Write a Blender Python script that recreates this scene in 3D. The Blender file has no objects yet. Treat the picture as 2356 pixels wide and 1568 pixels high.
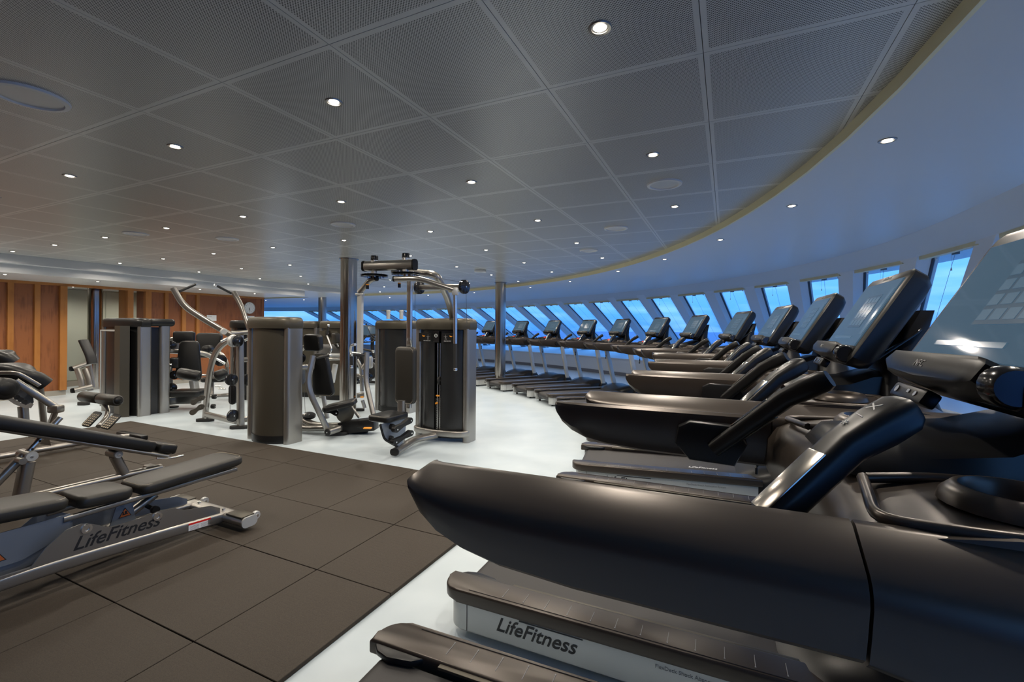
import bpy, bmesh, math, random
from mathutils import Vector, Matrix
random.seed(4)
SC = bpy.context.scene
COL = SC.collection
# ------------------------------------------------------------------ camera
EYE = 1.5
cam_d = bpy.data.cameras.new('camera'); cam = bpy.data.objects.new('camera', cam_d); COL.objects.link(cam)
cam_d.sensor_width = 36; cam_d.lens = 16.01
cam_d.shift_y = -(784-755.44)/2356
cam_d.clip_start = .03; cam_d.clip_end = 6000
ROLL = -.0071
cam.location = (0, 0, EYE)
cam.matrix_world = Matrix.Translation((0, 0, EYE)) @ Matrix.Rotation(math.pi/2, 4, 'X') @ Matrix.Rotation(-ROLL, 4, 'Z')
SC.camera = cam
# ------------------------------------------------------------------ view, world
SC.view_settings.view_transform = 'Standard'; SC.view_settings.look = 'None'
SC.view_settings.exposure = 0.0; SC.view_settings.gamma = 1
SC.view_settings.use_curve_mapping = False
LAMP_W = 50.0        # each ceiling downlight
LAMP_COL = (1, .90, .77)
SKY = 2.05
wd = bpy.data.worlds.new('dusk_sky'); SC.world = wd; wd.use_nodes = True
nt = wd.node_tree; nt.nodes.clear()
out = nt.nodes.new('ShaderNodeOutputWorld'); bg = nt.nodes.new('ShaderNodeBackground')
tc = nt.nodes.new('ShaderNodeTexCoord'); sx = nt.nodes.new('ShaderNodeSeparateXYZ')
rp = nt.nodes.new('ShaderNodeValToRGB'); nz = nt.nodes.new('ShaderNodeTexNoise'); mp = nt.nodes.new('ShaderNodeMapping')
mx = nt.nodes.new('ShaderNodeMix'); mx.data_type = 'RGBA'
nt.links.new(tc.outputs['Generated'], sx.inputs[0]); nt.links.new(sx.outputs['Z'], rp.inputs[0])
els = rp.color_ramp.elements
els[0].position = 0; els[0].color = (.05, .21, .68, 1)
els[1].position = 1; els[1].color = (.09, .32, .82, 1)
for p, c in ((.04, (.075, .29, .78, 1)), (.12, (.12, .36, .84, 1)), (.3, (.13, .37, .86, 1)), (.6, (.10, .35, .84, 1))):
    e = els.new(p); e.color = c
nt.links.new(tc.outputs['Generated'], mp.inputs[0]); mp.inputs['Scale'].default_value = (1, 1, 6)
nt.links.new(mp.outputs[0], nz.inputs['Vector']); nz.inputs['Scale'].default_value = 4.5; nz.inputs['Detail'].default_value = 5
r2 = nt.nodes.new('ShaderNodeValToRGB'); r2.color_ramp.elements[0].position = .48; r2.color_ramp.elements[1].position = .72
r2.color_ramp.elements[1].color = (.6, .6, .6, 1)
nt.links.new(nz.outputs[0], r2.inputs[0]); nt.links.new(r2.outputs[0], mx.inputs[0])
nt.links.new(rp.outputs[0], mx.inputs[6]); mx.inputs[7].default_value = (.30, .54, .95, 1)
nt.links.new(mx.outputs[2], bg.inputs[0]); bg.inputs[1].default_value = SKY
nt.links.new(bg.outputs[0], out.inputs[0])

# ------------------------------------------------------------------ helpers
TH = .4407; CT, ST = math.cos(TH), math.sin(TH)
def G(e, n, z=0.0):                       # ship's grid (e athwart, n forward) to world
    return Vector((e*CT+n*ST, -e*ST+n*CT, z))
def P(u, v, D):                           # point at forward distance D seen at (u, v) of the 2356x1568 frame
    a, b = u-1178, v-755.44
    c, s = math.cos(-ROLL), math.sin(-ROLL)
    a, b = a*c-b*s, a*s+b*c
    return Vector((a/1048*D, D, EYE-b/1048*D))
def lerp(a, b, t): return a+(b-a)*t
def rrect(w, h, r, n=3):
    pts = []
    r = min(r, w/2-1e-4, h/2-1e-4)
    for cx, cy, a0 in ((w/2-r, h/2-r, 0), (-w/2+r, h/2-r, 90), (-w/2+r, -h/2+r, 180), (w/2-r, -h/2+r, 270)):
        for k in range(n+1):
            a = math.radians(a0+90*k/n); pts.append((cx+r*math.cos(a), cy+r*math.sin(a)))
    return pts
def circ(r, n=12): return [(r*math.cos(2*math.pi*k/n), r*math.sin(2*math.pi*k/n)) for k in range(n)]
def fillet(path, r, n=5):
    path = [Vector(p) for p in path]
    if r <= 0 or len(path) < 3: return path
    o = [path[0]]
    for i in range(1, len(path)-1):
        a, b, c = path[i-1], path[i], path[i+1]
        d1, d2 = (a-b), (c-b); l1, l2 = d1.length, d2.length
        k = min(r, l1*.48, l2*.48); p0 = b+d1.normalized()*k; p2 = b+d2.normalized()*k
        for j in range(n+1):
            t = j/n; o.append(p0*(1-t)**2+b*2*t*(1-t)+p2*t*t)
    o.append(path[-1]); return o
def sweep(bm, path, prof, up=(0, 0, 1), r=0.0, caps=True, n=5, scale=None):
    path = fillet(path, r, n) if r else [Vector(p) for p in path]
    up = Vector(up); rings = []
    for i, p in enumerate(path):
        if i == 0: t = path[1]-p
        elif i == len(path)-1: t = p-path[i-1]
        else: t = (path[i+1]-p).normalized()+(p-path[i-1]).normalized()
        t.normalize()
        s = t.cross(up)
        if s.length < .12: s = t.cross(Vector((0, 1, 0)) if abs(t.y) < .9 else Vector((1, 0, 0)))
        s.normalize()
        if rings and s.dot(ls) < 0 and False: s = -s
        ls = s; u = s.cross(t).normalized()
        k = scale[i] if scale else 1
        rings.append([bm.verts.new(p+s*x*k+u*y*k) for x, y in prof])
    m = len(prof)
    for a, b in zip(rings, rings[1:]):
        for j in range(m):
            bm.faces.new((a[j], a[(j+1) % m], b[(j+1) % m], b[j]))
    if caps:
        bm.faces.new(rings[0]); bm.faces.new(rings[-1][::-1])
    return rings
def tube(bm, path, rad, r=0.0, n=12, **k): return sweep(bm, path, circ(rad, n), r=r, **k)
def loft(bm, rings, closed=True, caps=True):
    R = [[bm.verts.new(p) for p in ring] for ring in rings]; m = len(R[0])
    for a, b in zip(R, R[1:]):
        for j in range(m if closed else m-1):
            bm.faces.new((a[j], a[(j+1) % m], b[(j+1) % m], b[j]))
    if caps and closed:
        bm.faces.new(R[0]); bm.faces.new(R[-1][::-1])
    return R
def box(bm, c, s, bev=0.0, M=None, seg=2):
    M = M or Matrix()
    vs = [bm.verts.new(M @ Vector((c[0]+s[0]*x/2, c[1]+s[1]*y/2, c[2]+s[2]*z/2))) for x in (-1, 1) for y in (-1, 1) for z in (-1, 1)]
    fs = [bm.faces.new([vs[i] for i in q]) for q in ((0, 1, 3, 2), (4, 6, 7, 5), (0, 4, 5, 1), (2, 3, 7, 6), (0, 2, 6, 4), (1, 5, 7, 3))]
    if bev > 0:
        es = list({e for f in fs for e in f.edges})
        bmesh.ops.bevel(bm, geom=es, offset=bev, segments=seg, affect='EDGES', profile=.5)
def prism(bm, pts, axis, a, b, bev=0.0, M=None, seg=2):
    M = M or Matrix()
    def mk(p, w):
        if axis == 'x': return M @ Vector((w, p[0], p[1]))
        if axis == 'y': return M @ Vector((p[0], w, p[1]))
        return M @ Vector((p[0], p[1], w))
    A = [bm.verts.new(mk(p, a)) for p in pts]; B = [bm.verts.new(mk(p, b)) for p in pts]
    n = len(pts)
    fa = bm.faces.new(A); fb = bm.faces.new(B[::-1])
    for i in range(n): bm.faces.new((A[i], B[i], B[(i+1) % n], A[(i+1) % n]))
    if bev > 0:
        bmesh.ops.bevel(bm, geom=list(fa.edges)+list(fb.edges), offset=bev, segments=seg, affect='EDGES', profile=.5)
def lathe(bm, prof, M=None, n=20, caps=True):
    M = M or Matrix(); rings = []
    for k in range(n):
        a = 2*math.pi*k/n
        rings.append([bm.verts.new(M @ Vector((r*math.cos(a), r*math.sin(a), z))) for r, z in prof])
    m = len(prof)
    for i in range(n):
        A, B = rings[i], rings[(i+1) % n]
        for j in range(m-1): bm.faces.new((A[j], B[j], B[j+1], A[j+1]))
    if caps:
        if prof[0][0] > 1e-5: bm.faces.new([r[0] for r in rings][::-1])
        if prof[-1][0] > 1e-5: bm.faces.new([r[-1] for r in rings])
def axisM(p, d, up=(0, 0, 1)):            # matrix placing local z along d at p
    z = Vector(d).normalized(); x = Vector(up).cross(z)
    if x.length < 1e-3: x = Vector((1, 0, 0)).cross(z)
    x.normalize(); y = z.cross(x)
    return Matrix(((x.x, y.x, z.x, p[0]), (x.y, y.y, z.y, p[1]), (x.z, y.z, z.z, p[2]), (0, 0, 0, 1)))
def frameM(p, x, y, z):
    return Matrix(((x[0], y[0], z[0], p[0]), (x[1], y[1], z[1], p[1]), (x[2], y[2], z[2], p[2]), (0, 0, 0, 1)))
def obj(name, bm, mat, parent=None, smooth=40, world=False, label=None, kind=None):
    bmesh.ops.remove_doubles(bm, verts=bm.verts, dist=1e-6)
    bmesh.ops.recalc_face_normals(bm, faces=bm.faces)
    if world and parent is not None:
        root = parent
        off = Vector(root.location)
        if root.parent: off += Vector(root.parent.location)
        for v in bm.verts: v.co -= off
    me = bpy.data.meshes.new(name); bm.to_mesh(me); bm.free()
    if smooth:
        for p in me.polygons: p.use_smooth = True
        me.set_sharp_from_angle(angle=math.radians(smooth))
    me.materials.append(mat)
    o = bpy.data.objects.new(name, me); COL.objects.link(o)
    if parent is not None: o.parent = parent
    if label: o['label'] = label
    if kind: o['kind'] = kind
    return o
def thing(name, label, cat, loc=(0, 0, 0), rz=0.0, group=None):
    o = bpy.data.objects.new(name, None); COL.objects.link(o); o.empty_display_size = .1
    o.location = loc; o.rotation_euler = (0, 0, rz)
    o['label'] = label; o['category'] = cat
    if group: o['group'] = group
    return o
def tag(o, label, cat, group=None):
    o['label'] = label; o['category'] = cat
    if group: o['group'] = group
    return o
def struct(name, bm, mat, parent=None, smooth=30, kind='structure'):
    o = obj(name, bm, mat, parent, smooth)
    if parent is None or kind != 'structure': o['kind'] = kind
    return o
def dup(root, label=None, group=None):
    def cp(o, par):
        c = o.copy(); COL.objects.link(c)
        if par is not None: c.parent = par
        for ch in o.children: cp(ch, c)
        return c
    r = cp(root, None)
    if label: r['label'] = label
    if group: r['group'] = group
    return r
def text(name, s, size, mat, parent, M, shear=0.0, ext=.0006, label=None):
    cu = bpy.data.curves.new('lettering', 'FONT'); cu.body = s; cu.size = size; cu.shear = shear; cu.extrude = ext
    cu.resolution_u = 3; cu.offset = size*.012 if size > .05 else 0
    t = bpy.data.objects.new('tmp', cu); COL.objects.link(t)
    dg = bpy.context.evaluated_depsgraph_get()
    me = bpy.data.meshes.new_from_object(t.evaluated_get(dg)); bpy.data.objects.remove(t)
    me.transform(M); me.materials.clear(); me.materials.append(mat)
    o = bpy.data.objects.new(name, me); COL.objects.link(o); o.parent = parent
    if label: o['label'] = label
    return o

# ------------------------------------------------------------------ materials
def mat(name, col, rough=.5, metal=0.0, spec=.5, coat=0.0, emit=None, es=1.0):
    m = bpy.data.materials.new(name); m.use_nodes = True
    b = m.node_tree.nodes['Principled BSDF']
    b.inputs['Base Color'].default_value = (*col, 1); b.inputs['Roughness'].default_value = rough
    b.inputs['Metallic'].default_value = metal; b.inputs['Specular IOR Level'].default_value = spec
    b.inputs['Coat Weight'].default_value = coat
    if emit: b.inputs['Emission Color'].default_value = (*emit, 1); b.inputs['Emission Strength'].default_value = es
    return m
def N(m, t, **kw):
    n = m.node_tree.nodes.new(t)
    for k, v in kw.items(): setattr(n, k, v)
    return n
def bsdf(m): return m.node_tree.nodes['Principled BSDF']
def bump(m, scale, strength, dist=.002, detail=3, coord='Object'):
    L = m.node_tree.links; t = N(m, 'ShaderNodeTexCoord'); n = N(m, 'ShaderNodeTexNoise'); b = N(m, 'ShaderNodeBump')
    n.inputs['Scale'].default_value = scale; n.inputs['Detail'].default_value = detail
    b.inputs['Strength'].default_value = strength; b.inputs['Distance'].default_value = dist
    L.new(t.outputs[coord], n.inputs['Vector']); L.new(n.outputs[0], b.inputs['Height']); L.new(b.outputs[0], bsdf(m).inputs['Normal'])
    return n
def mottled(m, c1, c2, scale, detail=4, p0=.35, p1=.65, stretch=None):
    L = m.node_tree.links; t = N(m, 'ShaderNodeTexCoord'); n = N(m, 'ShaderNodeTexNoise'); r = N(m, 'ShaderNodeValToRGB')
    n.inputs['Scale'].default_value = scale; n.inputs['Detail'].default_value = detail
    r.color_ramp.elements[0].color = (*c1, 1); r.color_ramp.elements[1].color = (*c2, 1)
    r.color_ramp.elements[0].position = p0; r.color_ramp.elements[1].position = p1
    src = t.outputs['Object']
    if stretch:
        mp = N(m, 'ShaderNodeMapping'); mp.inputs['Scale'].default_value = stretch; L.new(src, mp.inputs[0]); src = mp.outputs[0]
    L.new(src, n.inputs['Vector']); L.new(n.outputs[0], r.inputs[0]); L.new(r.outputs[0], bsdf(m).inputs['Base Color'])
    return r
M = {}
M['silver'] = mat('silver_paint', (.36, .345, .32), .30, .85); bump(M['silver'], 900, .04, .0005)
M['silver_light'] = mat('pale_silver_plastic', (.52, .53, .52), .38, .35)
M['chrome'] = mat('chrome', (.78, .77, .75), .24, 1.0)
M['steel'] = mat('brushed_steel_column', (.46, .43, .39), .17, 1.0)
M['graphite'] = mat('graphite_plastic', (.060, .048, .039), .33, .45, .6); bump(M['graphite'], 1400, .06, .0005)
M['well'] = mat('cup_well', (.008, .008, .008), .3)
M['black'] = mat('black_plastic', (.010, .010, .0105), .36, spec=.32); bump(M['black'], 900, .05, .0004)
M['gloss'] = mat('gloss_black', (.012, .012, .013), .16)
M['vinyl'] = mat('black_vinyl', (.010, .010, .010), .38, spec=.4); bump(M['vinyl'], 500, .10, .0006)
M['vinyl_brown'] = mat('dark_brown_vinyl', (.020, .018, .014), .45); bump(M['vinyl_brown'], 500, .08, .0006)
M['thread'] = mat('pale_stitching', (.42, .36, .27), .7)
M['rubber'] = mat('black_rubber', (.015, .015, .015), .6)
M['shroud'] = mat('grey_brown_shroud', (.085, .076, .058), .42, .55); bump(M['shroud'], 700, .12, .0006)
M['smoke'] = mat('dark_tinted_shield', (.020, .021, .022), .22)
M['belt'] = mat('running_belt', (.024, .022, .022), .55); bump(M['belt'], 420, .25, .0008)
M['orange'] = mat('orange_plastic', (.85, .33, .03), .4)
M['red'] = mat('red_plastic', (.70, .02, .015), .35)
M['ink'] = mat('black_print', (.012, .012, .014), .5)
M['whiteink'] = mat('white_print', (.62, .62, .62), .5)
M['greyink'] = mat('grey_print', (.22, .22, .22), .5)
M['white'] = mat('white_paint', (.72, .73, .74), .45)
M['cream'] = mat('cream_trim', (.74, .69, .46), .5)
M['cable'] = mat('steel_cable', (.25, .25, .25), .35, .8)
M['bluegrey'] = mat('blue_grey_plate', (.20, .23, .28), .40, .5)
M['label'] = mat('white_label', (.75, .75, .75), .45)
# ------------------------------------------------------------------ setting materials
m = M['floor'] = mat('pale_vinyl_floor', (.60, .64, .64), .34, spec=.45)
mottled(m, (.50, .58, .63), (.56, .635, .68), 2.2, 6)
L = m.node_tree.links
m = M['mat'] = mat('brown_rubber_tile', (.06, .05, .04), .75)
mottled(m, (.024, .0165, .010), (.052, .039, .026), 260, 3, .3, .75); bump(m, 320, .35, .002)
m = M['ceil_plain'] = mat('plain_white_ceiling', (.58, .59, .60), .40, coat=.3); bsdf(m).inputs['Coat Roughness'].default_value = .3; bump(m, 30, .02, .002)
m = M['perf'] = mat('perforated_panel', (.5, .5, .48), .36, coat=.3)
bsdf(m).inputs['Coat Roughness'].default_value = .30
L = m.node_tree.links
t = N(m, 'ShaderNodeTexCoord'); s = N(m, 'ShaderNodeSeparateXYZ'); L.new(t.outputs['Object'], s.inputs[0])
def mth(m, op, a, b=None, c=None):
    n = N(m, 'ShaderNodeMath', operation=op)
    for i, x in enumerate((a, b, c)):
        if x is None: continue
        if isinstance(x, (int, float)): n.inputs[i].default_value = x
        else: m.node_tree.links.new(x, n.inputs[i])
    return n.outputs[0]
PP = .0092
a_ = mth(m, 'DIVIDE', mth(m, 'ADD', s.outputs[0], s.outputs[1]), PP*1.414)
b_ = mth(m, 'DIVIDE', mth(m, 'SUBTRACT', s.outputs[0], s.outputs[1]), PP*1.414)
fa = mth(m, 'SUBTRACT', mth(m, 'FRACT', a_), .5); fb = mth(m, 'SUBTRACT', mth(m, 'FRACT', b_), .5)
d2 = mth(m, 'ADD', mth(m, 'MULTIPLY', fa, fa), mth(m, 'MULTIPLY', fb, fb))
hole = mth(m, 'LESS_THAN', d2, .115)
inx = mth(m, 'LESS_THAN', mth(m, 'ABSOLUTE', s.outputs[0]), .336); iny = mth(m, 'LESS_THAN', mth(m, 'ABSOLUTE', s.outputs[1]), .336)
hole = mth(m, 'MULTIPLY', hole, mth(m, 'MULTIPLY', inx, iny))
mxn = N(m, 'ShaderNodeMix', data_type='RGBA'); L.new(hole, mxn.inputs[0])
mxn.inputs[6].default_value = (.57, .57, .55, 1); mxn.inputs[7].default_value = (.05, .05, .05, 1); L.new(mxn.outputs[2], bsdf(m).inputs['Base Color'])
def wood(name, c1, c2, sc=2.2):
    m = mat(name, c1, .38, spec=.4); L = m.node_tree.links
    t = N(m, 'ShaderNodeTexCoord'); mp = N(m, 'ShaderNodeMapping'); mp.inputs['Scale'].default_value = (7*sc, 7*sc, .55*sc)
    n = N(m, 'ShaderNodeTexNoise'); n.inputs['Scale'].default_value = 1.6; n.inputs['Detail'].default_value = 6; n.inputs['Distortion'].default_value = .6
    n2 = N(m, 'ShaderNodeTexNoise'); n2.inputs['Scale'].default_value = 1.3; n2.inputs['Detail'].default_value = 3
    mp2 = N(m, 'ShaderNodeMapping'); mp2.inputs['Scale'].default_value = (3, 3, 2.2)
    ad = N(m, 'ShaderNodeMath', operation='ADD'); r = N(m, 'ShaderNodeValToRGB')
    r.color_ramp.elements[0].position = .72; r.color_ramp.elements[1].position = 1.22
    r.color_ramp.elements[0].color = (*c1, 1); r.color_ramp.elements[1].color = (*c2, 1)
    L.new(t.outputs['Object'], mp.inputs[0]); L.new(mp.outputs[0], n.inputs['Vector']); L.new(t.outputs['Object'], mp2.inputs[0]); L.new(mp2.outputs[0], n2.inputs['Vector'])
    L.new(n.outputs[0], ad.inputs[0]); L.new(n2.outputs[0], ad.inputs[1]); L.new(ad.outputs[0], r.inputs[0]); L.new(r.outputs[0], bsdf(m).inputs['Base Color'])
    return m
M['wood'] = wood('reddish_wood_panel', (.155, .050, .016), (.25, .090, .032))
M['wood_light'] = wood('orange_wood_stile', (.29, .112, .024), (.36, .145, .034), 1.0)
M['green'] = mat('pale_green_panel', (.40, .44, .38), .3)
M['kick'] = mat('grey_kick_board', (.30, .28, .24), .4)
m = M['glass'] = bpy.data.materials.new('window_glass'); m.use_nodes = True
nt = m.node_tree; nt.nodes.clear(); o_ = nt.nodes.new('ShaderNodeOutputMaterial'); tr = nt.nodes.new('ShaderNodeBsdfTransparent'); gl = nt.nodes.new('ShaderNodeBsdfGlossy'); mi = nt.nodes.new('ShaderNodeMixShader'); lw = nt.nodes.new('ShaderNodeLayerWeight')
pw = nt.nodes.new('ShaderNodeMath'); pw.operation = 'POWER'; pw.inputs[1].default_value = 5; ml = nt.nodes.new('ShaderNodeMath'); ml.operation = 'MULTIPLY_ADD'; ml.inputs[1].default_value = .3; ml.inputs[2].default_value = .02
tr.inputs[0].default_value = (.93, .98, 1, 1); gl.inputs['Roughness'].default_value = .02
nt.links.new(lw.outputs['Facing'], pw.inputs[0]); nt.links.new(pw.outputs[0], ml.inputs[0]); nt.links.new(ml.outputs[0], mi.inputs[0]); nt.links.new(tr.outputs[0], mi.inputs[1]); nt.links.new(gl.outputs[0], mi.inputs[2]); nt.links.new(mi.outputs[0], o_.inputs[0])
m = M['sea'] = mat('dusk_sea', (.03, .13, .40), .35); bump(m, .5, .6, 1.0)
M['winwhite'] = mat('white_window_paint', (.66, .67, .69), .38)
M['knee'] = mat('pale_blue_wall_paint', (.50, .56, .64), .45)
M['skirt'] = mat('grey_skirting', (.13, .14, .17), .5)
M['lamp'] = mat('lit_lamp_lens', (1, 1, 1), .5, emit=(1, .90, .76), es=14)
M['gasket'] = mat('dark_gasket', (.02, .025, .04), .5)

# ------------------------------------------------------------------ curves of the bow
def catmull(H, k=12):
    H = [Vector((*h, 0)) for h in H]; o = []
    for i in range(len(H)-1):
        a, b, c, d = H[max(i-1, 0)], H[i], H[i+1], H[min(i+2, len(H)-1)]
        for j in range(k):
            t = j/k; o.append(.5*((2*b)+(-a+c)*t+(2*a-5*b+4*c-d)*t*t+(-a+3*b-3*c+d)*t**3))
    o.append(H[-1]); return o
WIN = catmull([(-1.0, -3.6), (1.3, -1.1), (3.3, 1.6), (4.47, 3.97), (5.05, 5.6), (5.3, 7.3), (5.15, 9.6), (4.6, 11.7), (3.7, 13.9), (2.0, 16.6), (-.2, 19.3), (-2.6, 21.4), (-6, 23.8), (-10, 25.8), (-14, 27.), (-19, 28.)], 30)
def arclen(C):
    s = [0.0]
    for a, b in zip(C, C[1:]): s.append(s[-1]+(b-a).length)
    return s
WS = arclen(WIN); S0 = WS[60]              # arc length zero at (3.3, 1.6)
def win_at(s):                             # point and outward normal at arc length s
    s += S0
    for i in range(len(WIN)-1):
        if WS[i+1] >= s or i == len(WIN)-2:
            t = (s-WS[i])/(WS[i+1]-WS[i]); p = WIN[i].lerp(WIN[i+1], t); d = (WIN[i+1]-WIN[i]).normalized()
            return p, Vector((d.y, -d.x, 0)), d
RAKE = Vector((.7516, 1, -.5947))
def offs(C, k):
    o = []
    for i, p in enumerate(C):
        d = (C[min(i+1, len(C)-1)]-C[max(i-1, 0)]).normalized(); o.append(p+Vector((d.y, -d.x, 0))*k)
    return o
CF = Vector((-8.91, 5.59, 0)); RF = 11.25
FAS = [CF+Vector((math.cos(math.radians(a)), math.sin(math.radians(a)), 0))*RF for a in range(-66, 69, 3)]
FAS.append(Vector((-10.9, 18.75, 0))); FAS.append(Vector((-19.5, 20.9, 0)))
ZC, ZO, ZH, ZS = 2.70, 2.63, 2.44, .56     # tile ceiling, outer ceiling, window head, sill

# ------------------------------------------------------------------ floor, sea
bm = bmesh.new(); prism(bm, [tuple(G(e, n)[:2]) for e, n in ((-31, -5), (3.5, -5), (12, 1), (12, 12), (2, 24), (-8, 36), (-31, 36))], 'z', -.1, 0)
struct('floor', bm, M['floor'])
bm = bmesh.new(); box(bm, (0, 2000, -22), (9000, 5200, .2)); o = struct('trim_1', bm, M['sea']); o.name = 'sea'; o['kind'] = 'stuff'; o['label'] = 'dark blue sea seen through the windows up to the horizon'; o['category'] = 'sea'

# ------------------------------------------------------------------ tile ceiling
def clip(poly, a, b):                      # keep the left side of a->b
    o = []
    for i in range(len(poly)):
        p, q = poly[i], poly[(i+1) % len(poly)]
        sp = (b.x-a.x)*(p.y-a.y)-(b.y-a.y)*(p.x-a.x); sq = (b.x-a.x)*(q.y-a.y)-(b.y-a.y)*(q.x-a.x)
        if sp >= 0: o.append(p)
        if (sp >= 0) != (sq >= 0): o.append(p.lerp(q, sp/(sp-sq)))
    return o
TS = .7175
bm = bmesh.new()
inner = [p.copy() for p in FAS]
base = inner+[G(-24, 12), G(-24, -5), G(0, -5)]
base = [p for p in base]
vb = [bm.verts.new((p.x, p.y, ZC+.03)) for p in inner]+[bm.verts.new((*G(-28.4, 14)[:2], ZC+.03)), bm.verts.new((*G(-28.4, -5)[:2], ZC+.03))]
bm.faces.new(vb)
ceiling = struct('ceiling', bm, M['gasket'], smooth=0)
tiles = []
for i in range(-36, 4):
    for j in range(-9, 30):
        e0, n0 = -1.535+TS*i+TS/2, 1.414+.7225*j+.36125
        if e0 < -10.95-.3 and n0 < 9.6: continue
        if e0 < -27: continue
        h, k = TS/2-.0015, .36125-.0015
        P4 = [Vector((*G(e0+a, n0+b)[:2], 0)) for a, b in ((-h, -k), (h, -k), (h, k), (-h, k))]
        full = True; q = P4
        for a, b in zip(FAS, FAS[1:]):
            w = clip(q, a, b)
            if len(w) != len(q) or any((x-y).length > 1e-6 for x, y in zip(w, q)): full = False
            q = w
            if len(q) < 3: break
        if len(q) < 3: continue
        if len([1 for x in q]) and sum((q[t].x*q[(t+1) % len(q)].y-q[(t+1) % len(q)].x*q[t].y) for t in range(len(q)))/2 < .004: continue
        c = G(e0, n0)
        tiles.append(((c.xy.length if c.y > .2 else 50+c.xy.length), e0, n0, full, q))
tiles.sort(key=lambda t: t[0])
def loc_poly(q, c):                        # world polygon to the tile's own axes
    return [((p.x-c.x)*CT-(p.y-c.y)*ST, (p.x-c.x)*ST+(p.y-c.y)*CT) for p in q]
full_me = None; far = bmesh.new()
for idx, (d, e0, n0, full, q) in enumerate(tiles):
    c = G(e0, n0)
    if idx < 300:
        if full and full_me:
            o = bpy.data.objects.new('ceiling_panel', full_me); COL.objects.link(o); o.parent = ceiling
        else:
            bm = bmesh.new(); prism(bm, loc_poly(q, c), 'z', 0, .018, .0)
            o = obj('ceiling_panel', bm, M['perf'], ceiling, 0)
            if full: full_me = o.data
        o.location = (c.x, c.y, ZC); o.rotation_euler = (0, 0, -TH)
    else:
        prism(far, [(p[0]+e0, p[1]+n0) for p in loc_poly(q, c)], 'z', 0, .018)
m = M['perf_far'] = mat('panel_seen_from_afar', (.48, .48, .47), .36, coat=.5); bsdf(m).inputs['Coat Roughness'].default_value = .30
o = obj('ceiling_panel', far, m, ceiling, 0); o['kind'] = 'stuff'; o.location = (0, 0, ZC); o.rotation_euler = (0, 0, -TH)

# fascia, outer ceiling, bulkhead over the windows
bm = bmesh.new(); loft(bm, [[(p.x, p.y, ZC+.035) for p in offs(FAS, .02)], [(p.x, p.y, ZO) for p in offs(FAS, .02)], [(p.x, p.y, ZO) for p in FAS], [(p.x, p.y, ZC+.035) for p in FAS]], closed=False)
struct('trim_1', bm, M['cream'], smooth=20)
K = 46
inn = [Vector((*offs(FAS, .02)[min(len(FAS)-1, int(round(i*(len(FAS)-1)/(K))))][:2], 0)) for i in range(K+1)]
wo = offs(WIN, -.34); outr = [wo[int(round(i*(len(wo)-1)/K))] for i in range(K+1)]
bm = bmesh.new(); loft(bm, [[(p.x, p.y, ZO) for p in inn], [(p.x, p.y, ZO) for p in outr], [(p.x, p.y, ZO+.15) for p in outr], [(p.x, p.y, ZO+.15) for p in inn]], closed=False)
o = struct('ceiling_outer', bm, M['ceil_plain'], smooth=0)
bm = bmesh.new(); w1 = offs(WIN, -.34); w2 = offs(WIN, 0); w3 = offs(WIN, .75)
loft(bm, [[(p.x, p.y, ZO) for p in w1], [(p.x, p.y, ZH) for p in w2], [(p.x, p.y, ZH) for p in offs(WIN, .03)], [(p.x, p.y, ZH+.02) for p in offs(WIN, .03)], [(p.x, p.y, ZH+.02) for p in w3], [(p.x, p.y, ZO+.3) for p in w3], [(p.x, p.y, ZO+.3) for p in w1]], closed=False)
struct('trim_2', bm, M['ceil_plain'], smooth=25)

# knee wall, skirting and sill ledge
kn = offs(WIN, .25); TR = (ZH-ZS)/.5947
def sh(p, t): return Vector((p.x, p.y, ZH))+RAKE*t
bm = bmesh.new(); lip = offs(WIN, .22)
far_ = [sh(p, TR+.35) for p in offs(WIN, .8)]
loft(bm, [[(p.x, p.y, 0) for p in kn], [(p.x, p.y, ZS-.03) for p in kn], [(p.x, p.y, ZS-.03) for p in lip], [(p.x, p.y, ZS) for p in lip], [(p.x, p.y, ZS) for p in far_], [(p.x, p.y, -.1) for p in far_]], closed=False)
struct('wall_bow', bm, M['knee'], smooth=20)
bm = bmesh.new(); sk = offs(WIN, .235); loft(bm, [[(p.x, p.y, .0) for p in sk], [(p.x, p.y, .11) for p in sk], [(p.x, p.y, .11) for p in kn]], closed=False)
struct('baseboard_bow', bm, M['skirt'], smooth=20)

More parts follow.
